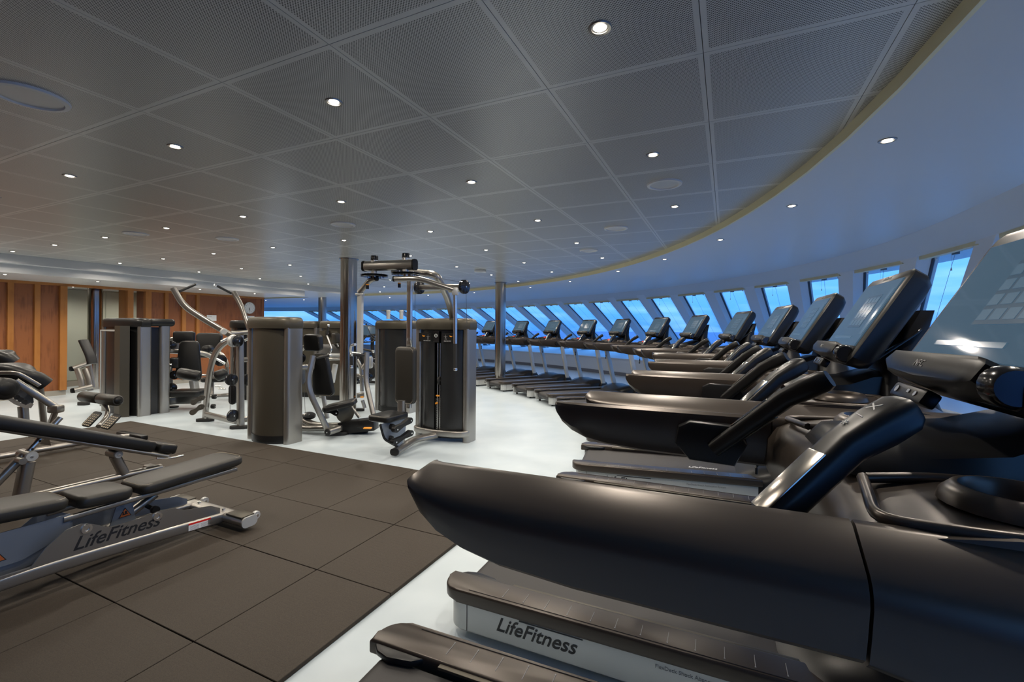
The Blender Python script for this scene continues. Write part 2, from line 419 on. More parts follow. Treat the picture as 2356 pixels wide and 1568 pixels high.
# ------------------------------------------------------------------ raked windows: mullion, pane, blind box
S = [-3.75, -2.35, -.95, .45, 1.85, 3.25, 4.67, 6.05]+[6.05+1.31*k for k in range(1, 22)]
S = [s for s in S if s < WS[-1]-S0-.2]
HW, DP = .17, .24
for i, s in enumerate(S):
    p, nrm, d = win_at(s)
    bm = bmesh.new()
    quad = [p-d*HW, p+d*HW, p+d*HW+nrm*DP, p-d*HW+nrm*DP]
    t0 = -.12; t1 = TR+.1
    loft(bm, [[sh(q, t0) for q in quad], [sh(q, t1) for q in quad]])
    o = struct('trim_%d' % (i+3), bm, M['winwhite'], smooth=0)
    o['label'] = 'white raked mullion between two bow windows'
    if i+1 < len(S):
        p2, n2, d2 = win_at(S[i+1])
        a, b = p+d*HW, p2-d2*HW
        root = bpy.data.objects.new('window_%d' % (i+1), None); COL.objects.link(root); root['kind'] = 'structure'; root.location = (p.x, p.y, 0)
        ga, gb = a+nrm*(DP-.06), b+n2*(DP-.06); o1, o2 = nrm*.012, n2*.012
        bm = bmesh.new(); loft(bm, [[sh(ga, -.05), sh(gb, -.05), sh(gb+o2, -.05), sh(ga+o1, -.05)], [sh(ga, TR+.1), sh(gb, TR+.1), sh(gb+o2, TR+.1), sh(ga+o1, TR+.1)]])
        obj('pane', bm, M['glass'], root, 0, world=True)
        bm = bmesh.new()
        for (x, y, nn) in ((gb, gb-d2*.035, n2), (ga, ga+d*.012, nrm)):
            loft(bm, [[sh(x, 0), sh(y, 0), sh(y-nn*.02, 0), sh(x-nn*.02, 0)], [sh(x, TR), sh(y, TR), sh(y-nn*.02, TR), sh(x-nn*.02, TR)]])
        obj('gasket', bm, M['gasket'], root, 0, world=True)
        bm = bmesh.new(); A0, B0 = a+nrm*.02, b+n2*.02; A1, B1 = a+nrm*.09, b+n2*.09
        loft(bm, [[(q.x, q.y, ZH-.045) for q in (A0, B0, B1, A1)], [(q.x, q.y, ZH+.02) for q in (A0, B0, B1, A1)]])
        obj('blind_box', bm, M['cream'], root, 0, world=True)
        # blind bracket, guide wires and pull cord
        mid = (ga+gb)/2-(nrm+n2)/2*.06
        bm = bmesh.new()
        B = sh(mid, .04); box(bm, (0, 0, 0), (.16, .05, .012), M=frameM(B, d, nrm, (0, 0, 1)))
        box(bm, (0, 0, -.02), (.09, .04, .03), .004, M=frameM(B, d, nrm, (0, 0, 1)))
        obj('bracket', bm, M['cable'], root, world=True)
        bm = bmesh.new()
        for tt in (.16, .5, .84):
            q = ga.lerp(gb, tt)-(nrm+n2)/2*.06
            tube(bm, [sh(q, .03), sh(q, TR-.05)], .0022, n=4)
        obj('guide_wire', bm, M['cable'], root, world=True)
        bm = bmesh.new()
        for tt in (.16, .84):
            q = sh(ga.lerp(gb, tt)-(nrm+n2)/2*.06, .03)
            lathe(bm, [(.014, 0), (.014, -.04), (.004, -.05)], Matrix.Translation(q), n=8)
        obj('wire_holder', bm, M['white'], root, world=True)
        q = sh(ga.lerp(gb, .55)-(nrm+n2)/2*.07, .05)
        bm = bmesh.new(); tube(bm, [q, q-Vector((0, 0, .17))], .0016, n=4); lathe(bm, [(.003, 0), (.008, -.03), (.006, -.034), (0, -.034)], Matrix.Translation(q-Vector((0, 0, .17))), n=8)
        obj('pull_cord', bm, M['white'], root, world=True)

# ------------------------------------------------------------------ side wall of wood, corridor, dropped soffit
def gbox(name, e0, e1, n0, n1, z0, z1, mt, parent=None, bev=0.0, kind='structure', **kw):
    bm = bmesh.new(); c = G((e0+e1)/2, (n0+n1)/2, 0)
    box(bm, (0, 0, (z0+z1)/2), (abs(e1-e0), abs(n1-n0), z1-z0), bev)
    o = struct(name, bm, M[mt], None, 0) if parent is None else obj(name, bm, M[mt], parent, 0, **kw)
    off = Vector((0, 0, 0))
    o.rotation_euler = (0, 0, -TH); o.location = (c.x, c.y, 0)
    return o
WZ = 2.385
bm = bmesh.new(); box(bm, (0, 0, WZ/2), (.1, .1, WZ)); wall = struct('wall_left', bm, M['wood'], smooth=0); wall.location = G(-13.05, -4.5)
wall.rotation_euler = (0, 0, -TH)
def wpart(name, e0, e1, n0, n1, z0, z1, mt, bev=0.0):   # a board of the wood wall, in the wall's own axes
    bm = bmesh.new(); box(bm, ((e0+e1)/2+13.05, (n0+n1)/2+4.5, (z0+z1)/2), (abs(e1-e0), n1-n0, z1-z0), bev)
    return obj(name, bm, M[mt], wall, 0)
stiles = [-4.2, -3.7, -3.2, -2.7, -2.2, -1.7, -1.2, -.7, -.2, .3, .8, 1.3, 1.8, 2.3, 2.8, 3.2, 3.56, 3.9, 4.29]
for a, b in zip(stiles, stiles[1:]):
    wpart('wood_panel', -13.0, -12.95, a+.09, b, .11, WZ-.04, 'wood')
    wpart('stile', -13.0, -12.9, a, a+.09, .11, WZ-.04, 'wood_light', .004)
wpart('wood_panel', -13.0, -12.95, 4.38, 4.68, .11, WZ-.04, 'wood')
wpart('stile', -13.0, -12.9, 4.29, 4.38, .11, WZ-.04, 'wood_light', .004)
wpart('stile', -13.0, -12.88, 4.68, 4.80, .11, WZ-.04, 'wood_light', .004)
for a, b in ((5.9, 6.02), (6.27, 6.40), (6.70, 6.78), (7.10, 7.20), (7.46, 7.54)):
    wpart('stile', -13.0, -12.9, a, b, .11, WZ-.04, 'wood_light', .004)
for a, b in ((6.40, 6.70), (6.78, 7.10), (7.20, 7.46)):
    wpart('wood_panel', -13.0, -12.95, a, b, .11, WZ-.04, 'wood')
wpart('wood_panel', -13.0, -12.92, 7.545, 9.34, .11, WZ-.04, 'wood')
wpart('wood_panel', -13.4, -12.91, 9.35, 9.44, .11, WZ-.04, 'wood')
wpart('head_rail', -13.0, -12.9, -4.5, 9.44, WZ-.04, WZ+.02, 'wood_light')
wpart('backing', -13.3, -13.0, -4.5, 4.80, 0, WZ, 'wood')
wpart('backing', -13.3, -13.0, 6.27, 9.44, 0, WZ, 'wood')
wpart('backing', -13.3, -13.0, 5.9, 6.02, 0, WZ, 'wood_light')
gbox('baseboard_left', -13.0, -12.93, -4.5, 4.80, 0, .11, 'kick')
gbox('baseboard_right', -13.0, -12.93, 6.27, 9.44, 0, .11, 'kick')
# corridor behind the opening
bm = bmesh.new(); box(bm, (0, 0, 1.25), (.1, 7, 2.5)); cw = struct('wall_corridor', bm, M['green'], smooth=0); cw.location = G(-14.7, 5.5); cw.rotation_euler = (0, 0, -TH)
for a, b in ((-.9, -.15), (-.14, .7), (.71, 1.5), (1.51, 2.3), (-1.7, -.91)):
    bm = bmesh.new(); box(bm, (.055, (a+b)/2, 1.26), (.02, b-a-.012, 2.24), .003); obj('wall_board', bm, M['green'], cw, 0)
gbox('baseboard_corridor', -14.66, -14.6, 2, 9, 0, .13, 'kick')
gbox('wall_corridor_end', -14.7, -13.3, 8.0, 8.2, 0, 2.5, 'green')
gbox('wall_corridor_near', -14.7, -13.3, 2.4, 2.6, 0, 2.5, 'green')
gbox('ceiling_corridor', -14.8, -13.0, 2.4, 8.3, 2.40, 2.46, 'ceil_plain')
# soffit, two steps
gbox('ceiling_soffit', -13.4, -11.15, -5, 9.44, 2.40, 2.56, 'ceil_plain')
gbox('ceiling_step', -13.4, -10.95, -5, 11.6, 2.55, 2.72, 'ceil_plain')
# enclosing walls out of view
gbox('wall_back', -14, 2.2, -2.9, -2.8, 0, 2.8, 'wood')
gbox('wall_far_left', -28.6, -28.4, 9, 20, 0, 2.9, 'ceil_plain')
gbox('wall_behind_wood', -28.5, -13.4, 9.38, 9.44, 0, 2.9, 'ceil_plain')

# ------------------------------------------------------------------ rubber mat of tiles
mr = thing('rubber_mat', 'dark brown rubber gym mat of square tiles laid under the benches', 'mat', (0, 0, 0))
mr.rotation_euler = (0, 0, -TH)
es = [-1.68, -2.253]
while es[-1] > -8.2: es.append(es[-1]-.6975)
es[-1] = -8.37
ns = [3.88, 3.43, 2.72, 2.01, 1.30, .59, -.12, -.83, -1.54]
M['mat_groove'] = mat('grooved_rubber_tile', (.06, .05, .04), .75)
m = M['mat_groove']; mottled(m, (.024, .0165, .010), (.052, .039, .026), 260, 3, .3, .75)
L = m.node_tree.links; t = N(m, 'ShaderNodeTexCoord'); s = N(m, 'ShaderNodeSeparateXYZ'); L.new(t.outputs['Object'], s.inputs[0])
# parquet of short grooves, direction alternating every 116 mm
cx = mth(m, 'FLOOR', mth(m, 'DIVIDE', s.outputs[0], .116)); cy = mth(m, 'FLOOR', mth(m, 'DIVIDE', s.outputs[1], .116))
par = mth(m, 'MODULO', mth(m, 'ABSOLUTE', mth(m, 'ADD', cx, cy)), 2)
gx = mth(m, 'LESS_THAN', mth(m, 'FRACT', mth(m, 'DIVIDE', s.outputs[0], .029)), .16); gy = mth(m, 'LESS_THAN', mth(m, 'FRACT', mth(m, 'DIVIDE', s.outputs[1], .029)), .16)
gr = mth(m, 'ADD', mth(m, 'MULTIPLY', gx, par), mth(m, 'MULTIPLY', gy, mth(m, 'SUBTRACT', 1, par)))
bp = N(m, 'ShaderNodeBump'); bp.inputs['Strength'].default_value = .9; bp.inputs['Distance'].default_value = .004; bp.invert = True
L.new(gr, bp.inputs['Height']); L.new(bp.outputs[0], bsdf(m).inputs['Normal'])
rnd = random.Random(7)
M['rubber_under'] = mat('mat_underlay', (.01, .009, .008), .8)
bm = bmesh.new(); box(bm, (-5.025, 1.17, .004), (6.68, 5.41, .008)); obj('underlay', bm, M['rubber_under'], mr, 0)
for i in range(len(es)-1):
    for j in range(len(ns)-1):
        w, h = es[i]-es[i+1]-.006, ns[j]-ns[j+1]-.006
        bm = bmesh.new(); box(bm, (0, 0, .011), (w, h, .022), .002, seg=1)
        groove = (i == 0 and j >= 2) or (i == 1 and j >= 4)
        o = obj('rubber_tile', bm, M['mat_groove'] if groove else M['mat'], mr, 0)
        o.location = ((es[i]+es[i+1])/2, (ns[j]+ns[j+1])/2, rnd.uniform(0, .0012)); o.rotation_euler = (rnd.uniform(-.001, .001), rnd.uniform(-.001, .001), rnd.uniform(-.002, .002))

# ------------------------------------------------------------------ steel columns
for (x, y, lab) in ((-2.86, 7.97, 'thick brushed steel column behind the chest press machine'), (-.33, 11.55, 'brushed steel column standing between the far treadmills'), (-7.03, 16.87, 'distant brushed steel column between the bikes at the left'), (*G(-13.55, 5.55)[:2], 'steel column standing in the corridor opening of the wood wall')):
    if x == -.33: x, y = -.305, 11.9
    c = thing('steel_column', lab, 'column', (x, y, 0))
    zt = 2.4 if x < -8 and y < 12 else 2.70
    bm = bmesh.new(); lathe(bm, [(.14, 0), (.14, zt)], n=32); obj('shaft', bm, M['steel'], c)
    bm = bmesh.new(); lathe(bm, [(.14, 0), (.165, 0), (.165, -.008), (.14, -.008)], Matrix.Translation((0, 0, zt-.002)), n=32, caps=False); obj('collar', bm, M['steel'], c)

# ------------------------------------------------------------------ downlights and vents
def mk_light():
    r = thing('downlight', 'x', 'light')
    bm = bmesh.new(); lathe(bm, [(.031, .012), (.034, -.004), (.044, -.006), (.047, 0), (.047, .012)], n=20, caps=False); obj('trim_ring', bm, M['silver'], r)
    bm = bmesh.new(); lathe(bm, [(0, -.009), (.016, -.007), (.027, .0), (.031, .01)], n=16, caps=False); obj('lens', bm, M['lamp'], r)
    ld = bpy.data.lights.new('downlight_beam', 'SPOT'); ld.energy = LAMP_W; ld.color = LAMP_COL; ld.spot_size = math.radians(166); ld.spot_blend = .85; ld.shadow_soft_size = .035
    lo = bpy.data.objects.new('beam', ld); COL.objects.link(lo); lo.parent = r; lo.location = (0, 0, -.03)
    return r
L0 = mk_light(); first = [True]
def put_light(p, z, label, group):
    r = L0 if first[0] else dup(L0)
    first[0] = False
    r.location = (p[0], p[1], z); r['label'] = label; r['group'] = group
def inside_fas(p, mrg=.25):
    for a, b in zip(FAS, FAS[1:]):
        d = (b-a).normalized()
        if d.x*(p.y-a.y)-d.y*(p.x-a.x) < mrg: return False
    return True
ORD = ['first', 'second', 'third', 'fourth', 'fifth', 'sixth', 'seventh', 'eighth', 'ninth', 'tenth', 'eleventh', 'twelfth', 'thirteenth', 'fourteenth', 'fifteenth']
for mrow in range(0, 12):
    kk = 0
    for k in range(-1, 13):
        e, n = -.465-1.437*k, 1.787+1.4475*mrow
        if n > 9.6 and e < -16: continue
        if e < -10.6 and n < 11.8: continue
        p = G(e, n)
        if p.y > 18: continue
        if not inside_fas(p): continue
        if (-7.9 < e < -6 and 7 < n < 8) or (p-Vector((-2.86, 7.97, 0))).length < .35: continue
        lab = 'downlight of the panel ceiling, %s row from the camera, %s from the cream edge' % (ORD[mrow], ORD[kk])
        kk += 1
        put_light(p, ZC, lab, 'downlights in the perforated panel ceiling')
for i_, p in enumerate([(1.65, 1.35), (2.215, 2.696), (2.529, 4.128), (2.6, 5.7), (2.443, 7.312), (2.053, 8.856), (1.37, 10.815), (.495, 12.446), (-1.2, 14.4), (-2.9, 15.7), (-4.571, 17.0), (-6.6, 17.9), (-8.6, 18.8), (-10.6, 19.6)]):
    put_light(p, ZO, 'downlight of the plain outer ceiling, %s from the camera along the cream edge' % ORD[i_], 'downlights in the plain outer ceiling')
for i_, n in enumerate((-.9, .7, 2.1, 3.47, 4.79, 6.78, 8.2)):
    put_light(G(-11.6, n), 2.40, 'downlight of the lowered soffit above the wood wall, %s from the camera side' % ORD[i_], 'downlights in the soffit')
put_light(G(-13.75, 5.22), 2.40, 'downlight in the corridor ceiling left of the corridor column', 'downlights in the corridor'); put_light(G(-13.75, 6.54), 2.40, 'downlight in the corridor ceiling right of the wooden post', 'downlights in the corridor')
vents = [(-2.54, 2.389), (1.248, 3.754), (1.225, 5.403), (-1.975, 5.301), (-4.896, 5.915), (-3.898, 6.222), (1.161, 6.94)]
vl = ['large round white ceiling vent at the upper left, cut by the frame edge', 'round white ceiling vent nearest the curved cream edge', 'second round ceiling vent along the curved cream edge', 'round white ceiling vent above the thick steel column', 'round ceiling vent above the wood wall side, with a raised rim', 'faint flush round vent between two ceiling rows, left of the thick column', 'third and farthest round vent along the curved cream edge']
for (x, y), lb in zip(vents, vl):
    v = thing('ceiling_vent', lb, 'vent', (x, y, ZC), 0, 'round ceiling vents')
    rr = .16 if lb[0] == 'l' else .14
    bm = bmesh.new(); lathe(bm, [(rr-.03, -.004), (rr-.025, -.014), (rr-.004, -.012), (rr, 0)], n=36, caps=False); obj('rim', bm, M['white'], v)
    bm = bmesh.new(); lathe(bm, [(0, -.006), (rr-.028, -.005)], n=36, caps=False); obj('grille', bm, M['ceil_plain'], v)
# ------------------------------------------------------------------ treadmill (origin at the rear centre, y forward)
SCR_Y, SCR_Z, TILT, SW, SHH = 1.72, 1.441, .531, .471, .293
M['picture'] = mat('screen_glow', (.012, .018, .022), .05, emit=(.046, .086, .128), es=1.0)
M['tilelight'] = mat('screen_tile_light', (.02, .03, .04), .15, emit=(.058, .105, .152), es=1.0)
M['tiledark'] = mat('screen_tile_dark', (.02, .03, .04), .15, emit=(.030, .058, .090), es=1.0)
M['belt_pad'] = M['graphite']
def lumpy(pts, z): return [(x, y, z) for x, y in pts]
def railplan(s, x0, x1, y0, y1, rc):       # plan of a side rail with a rounded outer rear corner
    o = [(s*x0, y0), (s*x0, y1), (s*x1, y1)]
    for k in range(7):
        a = math.radians(90*k/6); o.append((s*(x1-rc+rc*math.cos(a)), y0+rc-rc*math.sin(a)*1.0))
    return o
def arm_section(s, y, zb, ztop=1.235, xs=1.0, dz=0.0):
    # from inner bottom round over the top to outer bottom; zb raises the underside towards the rear end
    base = [(.436, 1.095), (.422, 1.12), (.418, 1.205), (.423, 1.228), (.434, 1.236), (.450, 1.234), (.498, 1.206), (.512, 1.197), (.520, 1.188), (.525, 1.177), (.526, 1.164), (.518, 1.125), (.510, 1.096), (.497, 1.085), (.455, 1.085)]
    k = (1.236-zb)/(1.236-1.085)
    return [(s*(x-.022)*xs, y, dz+1.236-(1.236-z)*k) for x, z in base]
def make_treadmill(label, lettering=True):
    t = thing('treadmill', label, 'treadmill', group='treadmills in a curved row facing the bow windows')
    for s in (-1, 1):
        bm = bmesh.new(); prism(bm, railplan(s, .33, .418, .035, 2.05, .075), 'z', .035, .175, .006)
        sp = obj('side_panel', bm, M['silver_light'], t, 50)
        bm = bmesh.new(); box(bm, (s*.4185, .145, .105), (.002, .003, .135)); obj('panel_joint', bm, M['ink'], sp, 0)
        MM = frameM((s*.4195, .30 if s > 0 else .93, .085), (0, 1 if s > 0 else -1, 0), (0, 0, 1), (s, 0, 0))
        text('lettering', 'LifeFitness', .092, M['ink'], sp, MM, shear=.38)
        text('lettering', 'FlexDeck Shock Absorption System', .022, M['greyink'], sp, frameM((s*.4195, 1.02 if s > 0 else 1.45, .135), (0, s, 0), (0, 0, 1), (s, 0, 0)))
        bm = bmesh.new(); box(bm, (s*.4195, .57 if s > 0 else .66, .158), (.0016, .30, .005)); obj('lettering_stroke', bm, M['ink'], sp, 0)
        bm = bmesh.new(); prism(bm, railplan(s, .292, .443, 0, 1.62, .10), 'z', .178, .240, .012, seg=3)
        rail = obj('deck_rail', bm, M['graphite'], t, 35)
        bm = bmesh.new()
        for k in range(12): box(bm, (s*.372, .33+.105*k, .2408), (.072, .0022, .0012)); box(bm, (s*.406, .33+.105*k, .2410), (.006, .005, .0016))
        obj('tick_mark', bm, M['greyink'], rail, 0, kind='stuff')
        bm = bmesh.new(); path = [(s*(.424-.0), y, .241) for y in (.16, 1.6)]; tube(bm, path, .0016, n=4); obj('seam', bm, M['ink'], rail, 0)
        bm = bmesh.new(); box(bm, (s*.286, .98, .228), (.022, 1.3, .012), .003); obj('inner_lip', bm, M['shroud'], t)
        bm = bmesh.new(); prism(bm, [(s*.300, .02), (s*.262, .06), (s*.245, .12), (s*.262, .22), (s*.296, .26)], 'z', .205, .232, .008); obj('corner_flap', bm, M['black'], t)
        for fy in (.12, 1.9):
            bm = bmesh.new(); lathe(bm, [(.02, 0), (.022, .03), (.01, .035)], Matrix.Translation((s*.33, fy, 0)), n=10); obj('foot', bm, M['rubber'], t)
    bm = bmesh.new(); pr = [(1.75, .203), (.11, .203)]+[(.11-.062*math.sin(math.radians(a)), .141+.062*math.cos(math.radians(a))) for a in range(15, 181, 15)]+[(1.75, .079)]
    prism(bm, pr, 'x', -.272, .272); obj('running_belt', bm, M['belt'], t, 40)
    bm = bmesh.new(); text('deck_lettering', 'LifeFitness', .06, M['whiteink'], t, frameM((.11, 1.06, .2045), (0, 1, 0), (-1, 0, 0), (0, 0, 1)), shear=.36); bm.free()
    bm = bmesh.new(); box(bm, (0, 1.1, .11), (.5, 1.9, .05), .01); obj('under_frame', bm, M['rubber'], t)
    # motor cover: low hump across the front
    ys = [1.47, 1.52, 1.60, 1.72, 1.85, 2.0, 2.12, 2.17]; hs = [.207, .235, .268, .305, .33, .325, .27, .18]
    rings = []
    for y, h in zip(ys, hs):
        w = .425 if y > 1.6 else .33+.095*(y-1.47)/.13
        rings.append([(-w, y, .05), (-w, y, max(.1, h-.07)), (-w*.86, y, h-.012), (-w*.5, y, h), (0, y, h-.012), (w*.5, y, h), (w*.86, y, h-.012), (w, y, max(.1, h-.07)), (w, y, .05)])
    bm = bmesh.new(); loft(bm, rings); mc = obj('motor_cover', bm, M['black'], t, 50)
    for s in (-1, 1):
        bm = bmesh.new(); sweep(bm, [(s*.445, 1.985, .17), (s*.470, 1.76, 1.06)], rrect(.055, .105, .022, 4), up=(0, 1, 0)); up_ = obj('upright', bm, M['silver_light'], t, 50)
        bm = bmesh.new(); prism(bm, [(1.87, .03), (2.10, .03), (2.10, .16), (2.02, .25), (1.90, .25), (1.85, .12)], 'x', s*.405, s*.485, .008); obj('upright_foot', bm, M['black'], up_)
        # handrail arm with boat-shaped rear end
        secs = [(.745, 1.205, .99), (.750, 1.185, .998), (.765, 1.160, 1.), (.80, 1.130, 1.), (.85, 1.108, 1.), (.92, 1.093, 1.), (1.05, 1.083, 1.), (1.43, 1.075, 1.)]
        bm = bmesh.new(); loft(bm, [arm_section(s, y, zb, xs=xs) for y, zb, xs in secs]); obj('handrail', bm, M['graphite'], t, 30)
        secs = [(1.434, 1.072, 1.), (1.6, 1.04, 1.), (1.8, 1.02, 1.), (1.95, 1.03, .985), (2.05, 1.06, .93), (2.09, 1.12, .85)]
        bm = bmesh.new(); loft(bm, [arm_section(s, y, zb, xs=xs, dz=(-.02 if y > 2 else 0)) for y, zb, xs in secs]); obj('console_side', bm, M['graphite'], t, 50)
        # grip: bracket, angled bar with paddle end, metal sensor plates
        bm = bmesh.new(); prism(bm, [(1.165, 1.19), (1.155, 1.135), (1.20, 1.085), (1.33, 1.08), (1.365, 1.15), (1.33, 1.205), (1.20, 1.21)], 'x', s*.365, s*.425, .012); br = obj('grip_bracket', bm, M['black'], t)
        A = Vector((s*.372, 1.275, 1.130)); B = Vector((s*.287, 1.455, 1.312)); C = Vector((s*.252, 1.548, 1.374)); d = (B-A).normalized()
        sd = d.cross(Vector((0, 0, 1))).normalized(); nu = sd.cross(d).normalized()
        bm = bmesh.new(); sweep(bm, [A-Vector((-s*.0, .0, .0)), A+d*.02, A.lerp(B, .5), B, (B+C)/2, C-(C-B)*.12, C], rrect(.060, .052, .018, 4), up=nu, scale=[.92, .92, .95, 1.0, 1.14, 1.10, .86])
        gb = obj('grip_bar', bm, M['black'], t, 60)
        bm = bmesh.new(); box(bm, (0, 0, 0), (.040, .135, .004), .0018, M=frameM(A.lerp(B, .60)+nu*.0250, sd, d, nu)); obj('sensor_plate', bm, M['steel'], gb)
        bm = bmesh.new(); box(bm, (0, 0, 0), (.026, .11, .004), .0018, M=frameM(A.lerp(B, .58)-nu*.0255, sd, d, nu)); obj('sensor_plate', bm, M['shroud'], gb)
        e2 = (C-B).normalized(); n2 = sd.cross(e2).normalized()
        Q = B.lerp(C, .5)+n2*.0292
        text('lettering', '*  /  X', .026, M['whiteink'], gb, frameM(Q-e2*.040+sd*.004, e2, -sd, n2))
        # cup holder
        bm = bmesh.new(); lathe(bm, [(.052, -.10), (.0575, .004), (.062, .012), (.070, .011), (.083, -.002), (.087, -.014)], Matrix.Translation((s*.305, 1.655, 1.262)), n=28, caps=False); lathe(bm, [(0, -.10), (.052, -.10)], Matrix.Translation((s*.305, 1.655, 1.262)), n=28, caps=False)
        obj('cup_holder', bm, M['graphite'], t, 50)
        bm = bmesh.new(); rr = [(s*.225, 1.495, 1.247), (s*.40, 1.465, 1.236), (s*.415, 1.60, 1.24), (s*.39, 1.80, 1.24), (s*.20, 1.80, 1.252), (s*.205, 1.60, 1.255), (s*.225, 1.50, 1.247)]
        tube(bm, rr, .009, r=.04, n=8); obj('tray_rim', bm, M['graphite'], t, 60)
    # dash between the arms
    prof = [(1.43, 1.055), (1.41, 1.10), (1.415, 1.17), (1.44, 1.205), (1.49, 1.228), (1.6, 1.243), (1.8, 1.243), (1.93, 1.22), (2.03, 1.14), (2.04, 1.07), (1.96, 1.03), (1.6, 1.03)]
    rings = []
    for x in (-.43, -.34, -.22, -.1, 0, .1, .22, .34, .43):
        k = 1-(x/.43)**2
        rings.append([(x, y+.035*k*(1 if y < 1.5 else 0)+.03*k*(1 if y > 1.9 else 0), z+(.012*k if z > 1.2 else 0)) for y, z in prof])
    # leave wells for the cups: the dash top stays, the cups stand proud in it
    bm = bmesh.new(); loft(bm, rings); dash = obj('console_body', bm, M['graphite'], t, 50)
    for s in (-1, 1):                       # bore the cup wells
        bm = bmesh.new(); lathe(bm, [(.058, -.16), (.062, .1)], Matrix.Translation((s*.305, 1.655, 1.262)), n=28)
        bmesh.ops.recalc_face_normals(bm, faces=bm.faces)
        cm = bpy.data.meshes.new('cutter'); bm.to_mesh(cm); bm.free(); co = bpy.data.objects.new('cutter', cm); COL.objects.link(co)
        md = dash.modifiers.new('well', 'BOOLEAN'); md.object = co; md.operation = 'DIFFERENCE'; md.solver = 'EXACT'
        me2 = bpy.data.meshes.new_from_object(dash.evaluated_get(bpy.context.evaluated_depsgraph_get())); dash.modifiers.clear()
        dash.data = me2; me2.set_sharp_from_angle(angle=math.radians(40)); bpy.data.objects.remove(co)
    bm = bmesh.new(); rings = []
    for y, w, z in ((1.475, .15, 1.262), (1.50, .17, 1.285), (1.60, .18, 1.295), (1.72, .17, 1.31), (1.80, .14, 1.34), (1.92, .12, 1.35), (1.99, .11, 1.28)):
        rings.append([(-w, y, 1.235), (-w*.92, y, z-.02), (-w*.6, y, z), (w*.6, y, z), (w*.92, y, z-.02), (w, y, 1.235)])
    loft(bm, rings); hump = obj('console_hump', bm, M['black'], t, 50)
    bm = bmesh.new(); box(bm, (0, 0, 0), (.075, .016, .032), .005, M=Matrix.Translation((.12, 1.475, 1.282)) @ Matrix.Rotation(-.5, 4, 'X')); ss = obj('stop_switch', bm, M['red'], hump)
    bm = bmesh.new(); tube(bm, [(.13, 1.47, 1.28), (.135, 1.43, 1.22), (.135, 1.40, 1.10), (.14, 1.40, .93)], .0028, r=.05, n=6); lathe(bm, [(.004, 0), (.010, -.015), (.008, -.05), (.003, -.06)], Matrix.Translation((.14, 1.40, .98)), n=8); box(bm, (.14, 1.395, .905), (.035, .012, .03), .004)
    obj('safety_cord', bm, M['black'], t)
    # neck
    rings = []
    for y, z, w, d in ((1.92, 1.14, .25, .11), (1.905, 1.22, .19, .10), (1.90, 1.30, .155, .085), (1.90, 1.38, .14, .065), (1.925, 1.48, .135, .045), (1.965, 1.58, .12, .03)):
        rings.append([(x*w*2, y+q*d, z) for x, q in rrect(1.0, 2.0, .35, 3)])
    bm = bmesh.new(); loft(bm, rings); obj('neck', bm, M['black'], t, 60)
    # screen housing, tilted about its lower edge
    TM = Matrix.Translation((0, SCR_Y, SCR_Z)) @ Matrix.Rotation(-TILT, 4, 'X')      # local: x right, z up the glass, -y to the runner
    hw = SW/2+.030
    def hplan(w, z0, z1, c0, c1):
        return [(-w+c0, z0), (w-c0, z0), (w, z0+c0), (w, z1-c1), (w-c1*.3, z1-c1*.3), (w-c1, z1), (-w+c1, z1), (-w+c1*.3, z1-c1*.3), (-w, z1-c1), (-w, z0+c0)]
    bm = bmesh.new(); loft(bm, [[TM @ Vector((x, y, z)) for x, z in hplan(hw-ins, -.072+ins, SHH+.042-ins, .03, .035)] for y, ins in ((-.004, .008), (.004, 0), (.05, .004), (.075, .02), (.088, .05))])
    h = obj('screen_housing', bm, M['black'], t, 40)
    bm = bmesh.new(); box(bm, (0, -.006, SHH/2), (SW, .006, SHH), .001, M=TM); sc = obj('screen', bm, M['picture'], h, 0)
    bm = bmesh.new()
    w = .0105
    for (x0, x1, z0, z1) in ((-.10, -.055, .19, .215), (-.045, 0, .19, .215), (.01, .055, .19, .215), (.065, .10, .19, .215)): pass
    box(bm, (.035, -.0098, .155), (.18, .001, .15), M=TM); obj('screen_tile', bm, M['tiledark'], sc, 0)
    bm = bmesh.new()
    for i in range(4):
        for j in range(4): box(bm, (-.035+.046*i, -.0106, .103+.035*j), (.036, .0006, .025), M=TM)
    box(bm, (.205, -.0098, .15), (.035, .001, .2), M=TM); box(bm, (-.02, -.0098, .035), (.26, .001, .012), M=TM)
    obj('screen_tile', bm, M['tilelight'], sc, 0)
    text('lettering', 'LifeFitness', .024, M['greyink'], h, TM @ frameM((-.055, -.0045, SHH+.016), (1, 0, 0), (0, 0, 1), (0, -1, 0)), shear=.36)
    bm = bmesh.new()
    pl = [(-.185, -.005), (-.21, -.035), (-.16, -.058), (0, -.066), (.16, -.058), (.195, -.045), (.2, -.01), (.19, .0)]
    MM = TM @ Matrix.Translation((0, -.004, -.012))
    rings = [[MM @ Vector((x*k, -dy, z*k2)) for x, z in pl] for dy, k, k2 in ((-.01, 1, 1), (.03, 1, 1), (.046, .985, .95), (.052, .93, .85))]
    loft(bm, rings); lp = obj('control_lip', bm, M['black'], h, 40)
    text('lettering', 'NFC', .022, M['greyink'], lp, MM @ frameM((-.03, -.0525, -.035), (1, 0, 0), (0, 0, 1), (0, -1, 0)))
    bm = bmesh.new()
    for z in (-.012, -.019): box(bm, (-.06, -.0050, z), (.13, .0008, .003), M=TM)
    for z in (-.012, -.017, -.030): box(bm, (.13, -.0050, z), (.15, .0008, .003), M=TM)
    obj('print_line', bm, M['greyink'], h, 0)
    bm = bmesh.new(); lathe(bm, [(.0, .036), (.028, .036), (.034, .028), (.034, 0)], MM @ axisM((.205, -.012, -.03), (1, 0, 0)), n=20); obj('knob', bm, M['gloss'], h)
